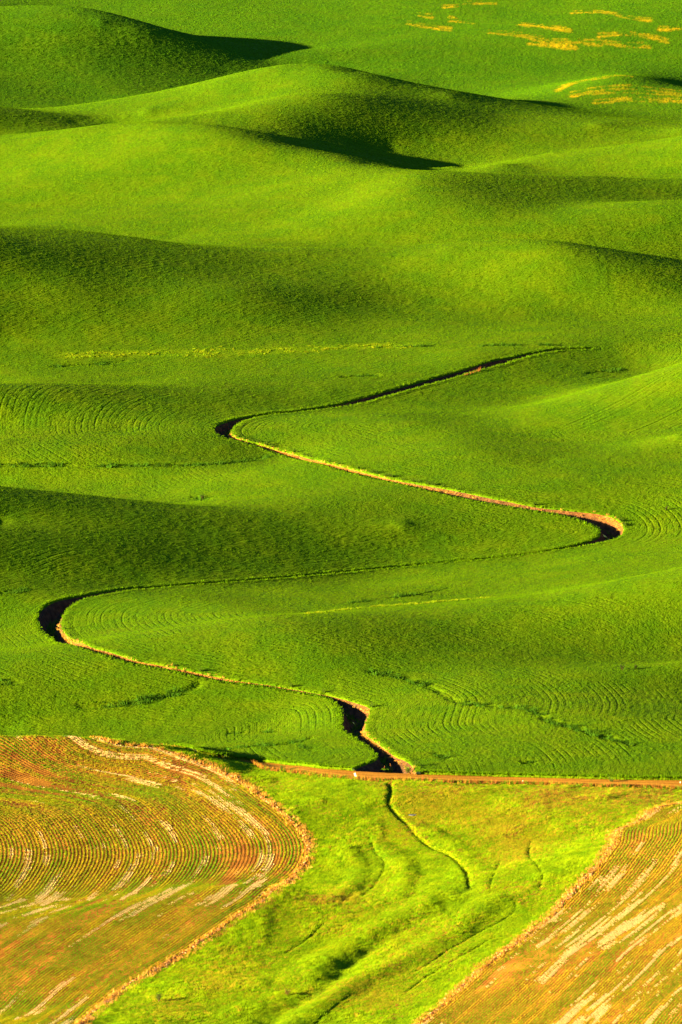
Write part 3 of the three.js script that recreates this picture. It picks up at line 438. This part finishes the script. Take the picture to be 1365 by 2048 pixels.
{ // wheat standing along the road: the top folds over into a wall of stems, left open where the creek reaches the road
  const p = [], uv = [], g1 = [], c = [], idx = [], T = resample(roadTop, .5), col = [1, 1, 1]; let m = 0, run = 0, was = false;
  const mouthA = bankA[bankA.length - 1], mouthB = bankB[bankB.length - 1], hiddenX = atH(455, 1518, -1)[0];
  for (let k = 0; k < T.length; k++) {
    const [x, z] = T[k]; if (k) run += .5; const open = (x > mouthA[0] - .2 && x < mouthB[0] + .2) || x < hiddenX; if (open) { was = false; continue; }
    const wob = (fbm(run * .9, 3, 85, 3) - .5) * .5, rows = [[-1.5, 0], [-.8, 0], [-.25 + wob * .4, -.02], [-.1 + wob * .4, -.75]];
    for (const [o, d] of rows) { p.push(x, surface(x, z + Math.min(o, 0), true) + .02 + d, z + o); uv.push(x, z + o - d); g1.push(x * .8 + z * .6, gullyDist(x, z)); tint(x, z, 'wheat', col); c.push(...col); }
    if (was) for (let r = 0; r < 3; r++) { const a = (m - 1) * 4 + r; idx.push(a, a + 1, a + 4, a + 4, a + 1, a + 5); }
    m++; was = true;
  }
  const g = new THREE.BufferGeometry(); g.setAttribute('position', new THREE.Float32BufferAttribute(p, 3)); g.setAttribute('uv', new THREE.Float32BufferAttribute(uv, 2)); g.setAttribute('uv1', new THREE.Float32BufferAttribute(g1, 2)); g.setAttribute('color', new THREE.Float32BufferAttribute(c, 3)); g.setIndex(idx); g.computeVertexNormals();
  tag(mesh('wheat_edge', g, M.wheat), 'edge of the wheat standing along the far side of the dirt road', 'ground', { kind: 'structure' });
}

// ------------------------------------------------------------------ small plants, each kind one scattered clump
function clump(n, h, spread, width, lean, o = {}) {              // n bent three-sided blades rising from a little patch
  const p = [], nn = [], idx = []; let m = 0; const up = o.up ?? .75;
  for (let k = 0; k < n; k++) {
    const a = rr(0, 6.283), r = Math.sqrt(rnd()) * spread, bx = Math.cos(a) * r, bz = Math.sin(a) * r, f = rr(0, 6.283), hh = h * rr(.6, 1.15), w = width * rr(.7, 1.3);
    const lx = (Math.cos(a) * .5 + rr(-.5, .5)) * lean * hh + (o.wind ?? 0) * hh, lz = (Math.sin(a) * .5 + rr(-.5, .5)) * lean * hh;
    const foot = [0, 1, 2].map((q) => { const t = f + q * 2.0944; return [bx + Math.cos(t) * w * .6, bz + Math.sin(t) * w * .6, Math.cos(t), Math.sin(t)]; });
    for (let q = 0; q < 3; q++) {
      const A = foot[q], B = foot[(q + 1) % 3], ox = A[2] + B[2], oz = A[3] + B[3], L0 = Math.hypot(ox, oz) || 1;
      p.push(A[0], 0, A[1], bx + lx, hh, bz + lz, B[0], 0, B[1]);
      const v = [ox / L0 * (1 - up), up, oz / L0 * (1 - up)], L = Math.hypot(...v); for (let e = 0; e < 3; e++) nn.push(v[0] / L, v[1] / L, v[2] / L);
      idx.push(m, m + 1, m + 2); m += 3;
    }
  }
  const g = new THREE.BufferGeometry(); g.setAttribute('position', new THREE.Float32BufferAttribute(p, 3)); g.setAttribute('normal', new THREE.Float32BufferAttribute(nn, 3)); g.setIndex(idx); return g;
}
const leafy = std({});
const mat4 = new THREE.Matrix4(), quat = new THREE.Quaternion(), q2 = new THREE.Quaternion(), pos = new THREE.Vector3(), scl = new THREE.Vector3(), UPV = new THREE.Vector3(0, 1, 0), nv = new THREE.Vector3(), colr = new THREE.Color();
function scatter(name, label, category, geo, list, mat = leafy) { // list of [x, y, z, scale, turn, colour, heightScale, normal, lengthScale]
  const im = new THREE.InstancedMesh(geo, mat, list.length); im.name = numbered(name); im.castShadow = im.receiveShadow = true;
  list.forEach(([x, y, z, s, turn, c, hs = 1, n, ls = 1], k) => {
    quat.setFromAxisAngle(UPV, turn); if (n) { nv.set(...n).normalize(); q2.setFromUnitVectors(UPV, nv); quat.premultiply(q2); }
    mat4.compose(pos.set(x, y, z), quat, scl.set(s * ls, s * hs, s)); im.setMatrixAt(k, mat4); im.setColorAt(k, colr.setRGB(c[0], c[1], c[2]));
  });
  scene.add(im); return tag(im, label, category, { kind: 'stuff' });
}
const vary = (c, a = .25) => { const k = rr(1 - a, 1 + a), t = rr(-.12, .12); return [c[0] * k * (1 + t), c[1] * k, c[2] * k]; };
const mixc = (a, b, t) => [a[0] + (b[0] - a[0]) * t, a[1] + (b[1] - a[1]) * t, a[2] + (b[2] - a[2]) * t];
const normalAt = (x, z) => { const e = .7; return [height(x - e, z) - height(x + e, z), 2 * e, height(x, z - e) - height(x, z + e)]; };
const C = { wheat: [.076, .17, .001], wheatDark: [.05, .13, .004], lime: [.15, .24, .005], yellow: [.30, .24, .012], orange: [.32, .15, .02], rust: [.2, .075, .02], straw: [.68, .5, .22], gold: [.48, .27, .05], leaf: [.1, .19, .006], soil: [.2, .09, .03] };

// the wheat itself, clump by clump over the hills in view
{
  const list = [], S = .44, col = [1, 1, 1];
  for (let z = -1292; z > -2125; z -= S * (1 + (-1318 - z) / 1800)) {
    const half = -z * .0373 + 5, s0 = S * (1 + (-1318 - z) / 2400);
    for (let x = -half; x < half; x += s0) {
      const px = x + rr(-.5, .5) * s0, pz = z + rr(-.5, .5) * S;
      if (pz > -1345 && !inWheat(px, pz)) continue;
      const d = gullyDist(px, pz); if (d < 4 && inGully(px, pz)) continue;
      const cu = cutAt(px, pz); if (cu > .25 && rnd() < .7) continue;
      const ph = d / 1.1, f = ph - Math.floor(ph); let rows = 0; for (const q of rowPatches) rows = Math.max(rows, 1 - Math.hypot(px - q[0], (pz - q[1]) * .6) / q[2]);
      if (Math.abs(f - .5) < (rows > .1 ? .21 : .1) && (hash(Math.floor(ph), 5) > (rows > .1 ? .25 : .55)) && vn(px * .09, pz * .09, 33) > .42 - rows * .3) continue;
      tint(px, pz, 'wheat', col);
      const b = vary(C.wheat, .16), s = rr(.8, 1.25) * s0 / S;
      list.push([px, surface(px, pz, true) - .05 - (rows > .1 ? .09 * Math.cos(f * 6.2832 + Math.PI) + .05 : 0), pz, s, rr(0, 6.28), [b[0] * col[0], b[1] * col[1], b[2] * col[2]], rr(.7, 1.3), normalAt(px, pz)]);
    }
  }
  scatter('wheat', 'dense green wheat covering the hills', 'wheat', clump(7, .11, .27, .13, 1, { up: .8 }), list);
}

// young crop in rows over the two tilled fields, with pale straw left lying between the rows
const ROW = .504;
function rowsField(inF, dist, label, opts) {
  const crop = [], straw = [], S = opts.step, h = ROW;
  const grad = (x, z) => { const e = .4, gx = dist(x + e, z) - dist(x - e, z), gz = dist(x, z + e) - dist(x, z - e), L = Math.hypot(gx, gz) || 1; return [gx / L, gz / L]; };
  for (let z = opts.z0; z < -1118; z += S) for (let x = opts.x0; x < opts.x1; x += S) {
    let px = x + rr(-.5, .5) * S, pz = z + rr(-.5, .5) * S; if (!inF(px, pz)) continue;
    const d = dist(px, pz); if (d < .5 || d > 90) continue;
    const [gx, gz] = grad(px, pz), id = Math.round(d / h), al = dist.along(px, pz);
    const t = id * h - d + rr(-.04, .04); px += gx * t; pz += gz * t;
    // how much grows here: patches, single good and bad rows
    const patch = fbm(px * .09, pz * .05, opts.seed, 3), rowv = hash(id, opts.seed), run = vn(al * .12, id * .45, opts.seed + 5);
    const grow = opts.grow + (patch - .5) * 1.6 + (rowv - .5) * .35 + (hash(Math.floor(id / 3), opts.seed + 2) - .5) * .7 + (run - .5) * .8;
    const st = opts.straw + (vn(al * .04, id * .55, opts.seed + 9) - .5) * 1.3 + (vn(al * .14, id * .9, opts.seed + 10) - .5) * 1.1 + (fbm(px * .06, pz * .03, opts.seed + 12, 2) - .5) * .9 + (d < 4 ? .12 : 0);
    if (rnd() < .95 * sst(.55, 1.0, st)) { const q = px + gx * h * .5, r = pz + gz * h * .5; straw.push([q, surface(q, r, false) + .02, r, rr(.8, 1.5), Math.atan2(gx, gz) + rr(-.15, .15), vary(mixc(C.straw, C.gold, rnd() * .35), .2), rr(.7, 1.3), null, rr(1, 1.8)]); if (rnd() < .7) continue; }
    if (rnd() > clamp(grow)) continue;
    const c = vary(mixc(opts.young, opts.pale, clamp(fbm(px * .15, pz * .1, opts.seed + 3, 2) * 1.2 + hash(Math.floor(id / 2), opts.seed + 4) * .9 - .65)), .25);
    crop.push([px, surface(px, pz, false) - .02, pz, rr(.75, 1.2), rr(0, 6.28), c, rr(.8, 1.2)]);
  }
  scatter('crop_rows', 'rows of young green plants on the ' + label, 'crop', clump(5, .17, .075, .08, .8, { up: .6 }), crop);
  scatter('straw', 'pale straw lying in streaks between the rows of the ' + label, 'straw', clump(7, .08, .17, .06, 2.4, { up: .7 }), straw);
}
rowsField(inLeft, leftDist, 'lower left tilled field', { step: .26, z0: -1315, x0: -54, x1: 3, seed: 101, grow: .86, straw: .11, young: [.085, .175, .003], pale: [.24, .21, .006] });
rowsField(inRight, rightDist, 'lower right tilled field', { step: .26, z0: -1295, x0: -3, x1: 56, seed: 131, grow: .98, straw: .2, young: [.12, .18, .005], pale: [.3, .23, .01] });

// rank grass in the hollow between the fields, lying over in the wind
{
  const list = [], S = .3, wet = (u, v, r) => { const q = hit(u, v, LOW); return [q[0], q[2], r]; };
  const yel = [wet(1045, 1700, 5), wet(900, 1590, 7), wet(1150, 1600, 8), wet(1000, 1640, 6), wet(840, 1615, 4), wet(350, 2010, 4), wet(450, 1960, 4), wet(760, 1990, 5), wet(690, 1800, 2.5)], rust = [wet(1100, 1590, 6), wet(1300, 1590, 7), wet(900, 1575, 3.5), wet(750, 1568, 2.5), wet(480, 1570, 3), wet(640, 1800, 2)];
  for (let z = -1310; z < -1118; z += S * 1.15) for (let x = -52; x < 54; x += S) {
    const px = x + rr(-.5, .5) * S, pz = z + rr(-.5, .5) * S;
    if (inWheat(px, pz) || inLeft(px, pz) || inRight(px, pz) || inRoad(px, pz)) continue;
    const dl = Math.min(leftDist(px, pz), rightDist(px, pz)), cu = cutAt(px, pz); if (roadDist(px, pz) < .25 && rnd() < .7) continue;
    const isPath = cu > .1 && paths.some((l) => near(l, px, pz) < .45); if (isPath && rnd() < .8) continue;
    let y = fbm(px * .13, pz * .09, 61, 4) * 1.0 - .46, r = fbm(px * .2, pz * .12, 63, 3) * .7 - .42;
    for (const q of yel) y += .65 * Math.exp(-((px - q[0]) ** 2 + ((pz - q[1]) * .5) ** 2) / (q[2] * q[2])); for (const q of rust) r += .75 * Math.exp(-((px - q[0]) ** 2 + ((pz - q[1]) * .8) ** 2) / (q[2] * q[2]));
    if (dl < .9) { if (rnd() < .5) r += .8; }
    const tex = vn(px * .8, pz * .5, 65);
    let c = mixc([.12, .25, .002], [.22, .34, .003], tex); if (rnd() < clamp(y)) c = mixc(c, C.yellow, rr(.4, 1)); if (rnd() < clamp(r)) c = mixc(c, rnd() < .5 ? C.orange : C.rust, rr(.5, 1));
    if (cu > .25 && near(ditch, px, pz) < 1) c = mixc(c, [.05, .1, .003], .7); else if (cu > .3) c = mixc(c, [.06, .12, .004], .5);
    const tall = .7 + .9 * sst(.45, .8, vn(px * .25, pz * .18, 67)) + (dl < 2 ? .25 : 0);
    list.push([px, surface(px, pz, false) - .03, pz, rr(.8, 1.3), rr(-.5, .5), vary(c, .25), tall * rr(.7, 1.15)]);
  }
  scatter('grass', 'rank green and yellow grass filling the hollow between the tilled fields', 'grass', clump(7, .21, .22, .11, 1, { up: .8, wind: .6 }), list);
}

// broken clods and dead grass along the edges of the tilled fields
{
  const clod = new THREE.IcosahedronGeometry(.11, 1), cp = clod.attributes.position; for (let k = 0; k < cp.count; k++) { const s = .75 + .5 * vn(cp.getX(k) * 14 + 5, cp.getY(k) * 14 + cp.getZ(k) * 9, 3); cp.setXYZ(k, cp.getX(k) * s * 1.25, cp.getY(k) * s * .8, cp.getZ(k) * s); } clod.computeVertexNormals();
  const list = [], dead = [];
  for (const [l, inF] of [[leftEdge, inLeft], [rightEdge, inRight]]) { const R = resample(l, .16); for (const [x, z] of R) { if (Math.abs(x) > 56 || z > -1118) continue;
    const b = sst(.3, .62, vn(x * .22, z * .22, 141));
    for (let k = 0; k < 3; k++) if (rnd() < .2 + .65 * b) { const px = x + rr(-.55, .55), pz = z + rr(-.6, .6); list.push([px, surface(px, pz, false) + rr(0, .07), pz, rr(.5, 1.7), rr(0, 6.28), vary(rnd() < .75 ? [.13, .06, .025] : [.36, .21, .1], .35), rr(.7, 1.2)]); }
    for (let k = 0; k < 2; k++) { const px = x + rr(-1, 1), pz = z + rr(-1, 1); if (rnd() < .6) dead.push([px, surface(px, pz, false) - .03, pz, rr(.8, 1.4), rr(0, 6.28), vary(rnd() < .5 ? C.gold : C.orange, .3), rr(.7, 1.4)]); }
  } }
  scatter('soil_clods', 'broken brown clods turned up along the edges of the tilled fields', 'soil clods', clod, list, std({}));
  // along the road: seeding dead grass on the near side
  for (const [x, z] of resample(roadLow, .16)) { if (Math.abs(x) > 56) continue; const r = .35 + .5 * vn(x * .12, 3, 143); for (let k = 0; k < 3; k++) if (rnd() < r) { const pz = z + rr(.05, 1.6) * rr(.2, 1), px = x + rr(-.2, .2); if (inLeft(px, pz)) continue; dead.push([px, surface(px, pz, false) - .03, pz, rr(.8, 1.3), rr(0, 6.28), vary(rnd() < .35 ? C.leaf : rnd() < .6 ? C.orange : C.rust, .3), rr(.9, 2)]); } }
  scatter('dry_grass', 'dry orange grass along the field edges and the near side of the dirt road', 'dry grass', clump(7, .32, .2, .05, .8, { up: .5, wind: .2 }), dead);
}

// along the creek and the road: loose wheat over the rims, golden dry grass on the sunlit bank, weeds on the bed
{
  const rim = [], gold = [], weeds = [];
  for (const s of [sideA, sideB]) for (const q of s.info) {
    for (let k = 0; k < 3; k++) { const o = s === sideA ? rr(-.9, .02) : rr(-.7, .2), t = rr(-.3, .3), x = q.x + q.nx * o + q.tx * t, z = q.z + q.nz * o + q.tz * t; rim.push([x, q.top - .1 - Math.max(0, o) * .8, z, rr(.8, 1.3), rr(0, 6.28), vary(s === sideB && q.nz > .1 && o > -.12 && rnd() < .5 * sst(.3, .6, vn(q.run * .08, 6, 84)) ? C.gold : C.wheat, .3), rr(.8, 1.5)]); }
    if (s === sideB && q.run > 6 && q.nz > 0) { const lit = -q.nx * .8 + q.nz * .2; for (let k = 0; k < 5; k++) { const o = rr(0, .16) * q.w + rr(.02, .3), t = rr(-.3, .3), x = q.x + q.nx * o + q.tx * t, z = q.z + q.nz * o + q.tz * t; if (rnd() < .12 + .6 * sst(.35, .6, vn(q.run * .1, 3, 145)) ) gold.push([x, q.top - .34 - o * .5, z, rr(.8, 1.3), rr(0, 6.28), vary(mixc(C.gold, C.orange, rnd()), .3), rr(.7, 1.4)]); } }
    if (rnd() < .55) { const o = q.w * rr(.3, .55), x = q.x + q.nx * o + q.tx * rr(-.3, .3), z = q.z + q.nz * o, d = Math.min(2.3, .5 + q.w * .5); weeds.push([x, q.top - d, z, rr(.8, 1.6), rr(0, 6.28), vary([.05, .11, .006], .4), rr(.8, 2)]); }
  }
  for (const [x, z] of resample(roadTop, .2)) { if (Math.abs(x) > 58) continue; const a = bankA[bankA.length - 1][0], b = bankB[bankB.length - 1][0]; if (x > a && x < b) continue; for (let k = 0; k < 2; k++) { const pz = z - rr(0, .5); rim.push([x, surface(x, pz, true) - .12, pz, rr(.8, 1.3), rr(0, 6.28), vary(C.wheat, .3), rr(.9, 1.6)]); } if (rnd() < .8) rim.push([x, surface(x, z, true) - .75, z - .1, rr(.7, 1), rr(0, 6.28), vary(mixc(C.wheat, C.yellow, rnd() * .5), .3), rr(2.2, 3)]); }
  scatter('wheat', 'loose wheat along the rims of the creek and the far side of the road', 'wheat', clump(7, .28, .18, .06, .55, { up: .6 }), rim);
  scatter('dry_grass', 'golden dry grass on the sunlit bank of the creek', 'dry grass', clump(8, .2, .2, .06, .9, { up: .55 }), gold);
  scatter('weeds', 'dark green weeds growing on the bed of the creek', 'weeds', clump(8, .35, .3, .09, .9, { up: .6 }), weeds);
  const tall = [];
  for (const [l, w] of weedy) for (const [x, z] of resample(l, .3)) for (let k = 0; k < 2; k++) if (vn(x * .35, z * .35, 147) > .45) { const px = x + rr(-.7, .7) * w, pz = z + rr(-.7, .7) * w; tall.push([px, surface(px, pz, true) - .1, pz, rr(.8, 1.5), rr(0, 6.28), vary([.03, .085, .004], .4), rr(.7, 1.5)]); }
  scatter('weeds', 'dark weeds along the narrow furrows that cross the wheat', 'weeds', clump(9, .4, .28, .1, .8, { up: .55 }), tall);
  const bright = [];
  for (const [l, w] of yellowStrips) for (const [x, z] of resample(l, .25)) for (let k = 0; k < 3; k++) { const px = x + rr(-.8, .8), pz = z + rr(-1, 1) * rr(.4, 1.2) * w * (.3 + .9 * vn(x * .2, 5, 149)); if (fbm(px * .5, pz * .4, 55, 3) > .46) bright.push([px, surface(px, pz, true) - .05, pz, rr(.8, 1.4), rr(0, 6.28), vary(mixc([.12, .23, .003], [.2, .25, .005], rnd()), .25), rr(.8, 1.5)]); }
  scatter('grass', 'bright yellow green grass in strips along the low places of the wheat', 'grass', clump(8, .2, .26, .1, .9, { up: .75 }), bright);
}

// ------------------------------------------------------------------ single things: shrubs, posts, pools, dead stalks
const at = (u, v, off = 0) => { const q = hit(u, v, off); return [q[0], surface(q[0], q[2], off === 0), q[2]]; };
const bedOf = (u, v) => { const q = hit(u, v, 0); let best = null, m = 1e9; for (const s of sideA.info) { const d = (s.x - q[0]) ** 2 + (s.z - q[2]) ** 2; if (d < m) { m = d; best = s; } } return [q[0], best.top - Math.min(2.3, .5 + best.w * .5), q[2]]; };
function shrub([x, y, z], size, leaf, label, category = 'shrub', group) {
  const t = thing('shrub', x, y, z); const stems = [], tips = [];
  for (let k = 0; k < 9; k++) { const a = rr(0, 6.28), l = size * rr(.6, 1), r = l * rr(.25, .6), e = [Math.cos(a) * r, l, Math.sin(a) * r]; tips.push(e); stems.push(new THREE.TubeGeometry(new THREE.QuadraticBezierCurve3(new THREE.Vector3(0, -.1, 0), new THREE.Vector3(e[0] * .3, l * .6, e[2] * .3), new THREE.Vector3(...e)), 5, size * .018, 4)); }
  mesh('stem', mergeGeometries(stems), std({ color: new THREE.Color().setRGB(.12, .07, .035) }), t);
  const p = [], n = [], idx = [], c = []; let m = 0;
  for (let k = 0; k < 420; k++) { const e = tips[k % 9], s = rr(.35, 1.08), q = [e[0] * s + rr(-.16, .16) * size, e[1] * s + rr(-.14, .14) * size, e[2] * s + rr(-.16, .16) * size], f = rr(0, 6.28), L = size * rr(.07, .13), w = L * .45, up = rr(-.2, .9), d = [Math.cos(f), up, Math.sin(f)], sx = -Math.sin(f) * w, sz = Math.cos(f) * w;
    p.push(q[0], q[1], q[2], q[0] + d[0] * L * .5 + sx, q[1] + d[1] * L * .5 + .02, q[2] + d[2] * L * .5 + sz, q[0] + d[0] * L, q[1] + d[1] * L, q[2] + d[2] * L, q[0] + d[0] * L * .5 - sx, q[1] + d[1] * L * .5 + .02, q[2] + d[2] * L * .5 - sz);
    const col = vary(leaf, .3); for (let e2 = 0; e2 < 4; e2++) c.push(...col); idx.push(m, m + 1, m + 2, m, m + 2, m + 3); m += 4; }
  const g = new THREE.BufferGeometry(); g.setAttribute('position', new THREE.Float32BufferAttribute(p, 3)); g.setAttribute('color', new THREE.Float32BufferAttribute(c, 3)); g.setIndex(idx); g.computeVertexNormals();
  mesh('foliage', g, new THREE.MeshPhysicalMaterial({ vertexColors: true, side: THREE.DoubleSide, roughness: 1, specularIntensity: .15, transmission: .35, thickness: 0 }), t);
  return tag(t, label, category, { group });
}
shrub(bedOf(141, 1226), 2.0, [.13, .2, .01], 'tall yellow green bush standing in the creek at its leftmost bend');
shrub(bedOf(118, 1236), 1.2, [.08, .16, .008], 'low round bush in the shaded creek left of the tall yellow green bush');
shrub(bedOf(110, 1250), 1.0, [.05, .12, .008], 'small dark bush on the bed of the leftmost bend, nearest the outer bank');
shrub(bedOf(150, 1292), .9, [.08, .17, .01], 'small leafy bush at the foot of the golden bank below the leftmost bend');
shrub(bedOf(778, 1520), 1.2, [.07, .19, .008], 'bright leafy weed growing in the dark creek just above the dirt road');
shrub(at(816, 1546, LOW), 1.1, [.09, .22, .008], 'green bush in the creek mouth beside the dirt road');
shrub(at(1223, 1566, LOW), .9, [.10, .2, .008], 'small green bush on the near edge of the dirt road at right');
shrub(at(318, 2003, LOW), 1.1, [.08, .17, .008], 'dark green bush in the grass at bottom left, beside the edge of the tilled field');
shrub(at(575, 1990, LOW), .9, [.22, .2, .02], 'yellowish bush in the bottom grass channel');
shrub(at(566, 1541, LOW), .9, [.07, .17, .006], 'green bush at the road edge above the tip of the left tilled field');
shrub(at(407, 997), .9, [.03, .08, .005], 'dark bush standing alone in the wheat at the end of the ridge shadow');
shrub(at(1245, 1340), .8, [.03, .085, .005], 'dark weedy patch in the wheat of the right hill, left one of the pair', 'weeds');
shrub(at(1272, 1338), .7, [.03, .085, .005], 'dark weedy patch in the wheat of the right hill, right one of the pair', 'weeds');
shrub(at(1332, 1020), .6, [.03, .085, .005], 'small dark weed clump in the wheat right of the golden creek bend', 'weeds');
// white marker posts by the road
function post([x, y, z], h, w, lean, label) {
  const t = thing('marker_post', x, y, z);
  const board = new THREE.BoxGeometry(w, h, .04, 2, 4, 1); board.translate(0, h / 2, 0); const b = mesh('board', board, M.white, t); b.rotation.z = lean;
  const stake = new THREE.CylinderGeometry(.025, .03, h * .9, 8); stake.translate(0, h * .3, -.05); mesh('stake', stake, std({ color: new THREE.Color().setRGB(.2, .16, .12) }), t).rotation.z = lean;
  tag(t, label, 'marker post');
}
post(at(713, 1556, LOW), .86, .27, .28, 'leaning white marker post on the near edge of the road below the creek mouth');
post(at(1046, 1566, LOW), .45, .1, .02, 'short white marker post on the road edge, middle one of the three');
post(at(1361, 1569, LOW), .55, .12, 0, 'short white marker post beside the road at the right edge of the picture');
// pools of still water
function pool([x, y, z], rx, rz, label) {
  const s = new THREE.Shape(); for (let k = 0; k <= 24; k++) { const a = k / 24 * Math.PI * 2, r = .8 + .35 * vn(Math.cos(a) * 1.5 + x, Math.sin(a) * 1.5 + z, 161); const q = [Math.cos(a) * rx * r, Math.sin(a) * rz * r]; k ? s.lineTo(...q) : s.moveTo(...q); }
  const g = new THREE.ExtrudeGeometry(s, { depth: .06, bevelEnabled: false, curveSegments: 4 }); g.rotateX(-Math.PI / 2);
  const m = mesh('water', g, M.water); m.position.set(x, y, z); tag(m, label, 'pool', { kind: 'structure' });
}
{ const a = bedOf(707, 1466), b = bedOf(1220, 1076), c = at(826, 1629, LOW); pool([a[0], a[1] + .25, a[2]], .5, 1.2, 'small pool shining in the creek above the road'); pool([b[0], b[1] + .25, b[2]], .7, 1.2, 'small pool at the sharp right bend of the creek'); pool([c[0], c[1] + .03, c[2]], .6, .5, 'pale pool in the washed out ditch below the road'); }
// bare dead stalks
function stalk([x, y, z], h, lean, label) {
  const t = thing('dead_stalk', x, y, z, rr(0, 6)), c = new THREE.QuadraticBezierCurve3(new THREE.Vector3(0, -.1, 0), new THREE.Vector3(0, h * .6, 0), new THREE.Vector3(lean * h, h, 0)), m = std({ color: new THREE.Color().setRGB(.34, .15, .05) });
  mesh('stem', new THREE.TubeGeometry(c, 8, .02, 5), m, t);
  for (let k = 0; k < 4; k++) { const q = c.getPoint(.45 + k * .14), a = rr(0, 6.28); mesh('twig', new THREE.TubeGeometry(new THREE.LineCurve3(q, q.clone().add(new THREE.Vector3(Math.cos(a) * .25, .25, Math.sin(a) * .25))), 2, .012, 4), m, t); }
  tag(t, label, 'stalk', { group: 'dead stalks by the creek' });
}
for (const [u, v, h, which] of [[768, 1527, 1.5, 'leftmost and tallest of the four'], [781, 1522, 1.4, 'farthest from the road of the four'], [792, 1538, 1.2, 'second from the right of the four'], [802, 1540, 1, 'rightmost and shortest of the four']]) stalk(bedOf(u, v).map((q, k) => k === 1 ? q + .5 : q), h, rr(-.4, .2), 'bare reddish dead stalk in the creek mouth, ' + which);
{ // rusty dry reeds on the rim of the uppermost straight
  const [x, y, z] = at(946, 746), t = thing('reeds', x, y, z), g = [[], []];
  for (let k = 0; k < 60; k++) { const s = rr(-1, 1), h = (.35 + .5 * sst(-.4, 1, s)) * rr(.6, 1.3), q = at(946 + s * 17 + rr(-1, 1), 746 - s * 5.2 + rr(-1, 1)); const c = new THREE.ConeGeometry(.04, h, 5).rotateZ(rr(-.2, .2)).translate(q[0] - x, h / 2 - .05, q[2] - z); g[k % 2].push(c); }
  g.forEach((q, k) => { mesh('blades', mergeGeometries(q), std({ color: new THREE.Color().setRGB(...(k ? [.36, .12, .04] : [.24, .1, .03])) }), t).userData.kind = 'stuff'; }); tag(t, 'rusty dry reeds on the near rim of the uppermost straight of the creek', 'reeds');
}
// dark weeds standing up along the lit rim of the creek
{
  let first = null, n = 0;
  for (const q of sideB.info) { if (q.run < 40 || q.nz < .1) continue; const p = vn(q.run * .09, 4, 171); if (rnd() > .28 * sst(.3, .65, p) + .03 || n > 90) continue; n++;
    if (!first) { first = thing('tall_weed', 0, 0, 0); const st = []; for (let k = 0; k < 5; k++) st.push(new THREE.CylinderGeometry(.012, .03, .8, 5).translate(rr(-.1, .1), .4, rr(-.1, .1))); mesh('stem', mergeGeometries(st), std({ color: new THREE.Color().setRGB(.05, .08, .01) }), first); const lf = clump(16, .55, .16, .08, 1.1, { up: .5 }); lf.translate(0, .3, 0); mesh('leaves', lf, std({ color: new THREE.Color().setRGB(.035, .075, .005) }), first); tag(first, 'dark upright weed standing on the sunlit rim of the creek', 'weed', { group: 'dark weeds along the creek rim' }); }
    const o = n === 1 ? first : first.clone(); if (n > 1) { o.name = numbered('tall_weed'); scene.add(o); }
    o.position.set(q.x - q.nx * .15, q.top - .25, q.z - q.nz * .15); o.rotation.y = rr(0, 6.28); const s = rr(.7, 1.3); o.scale.set(s, s * rr(.8, 1.2), s); }
}
renderer.render(scene, camera);
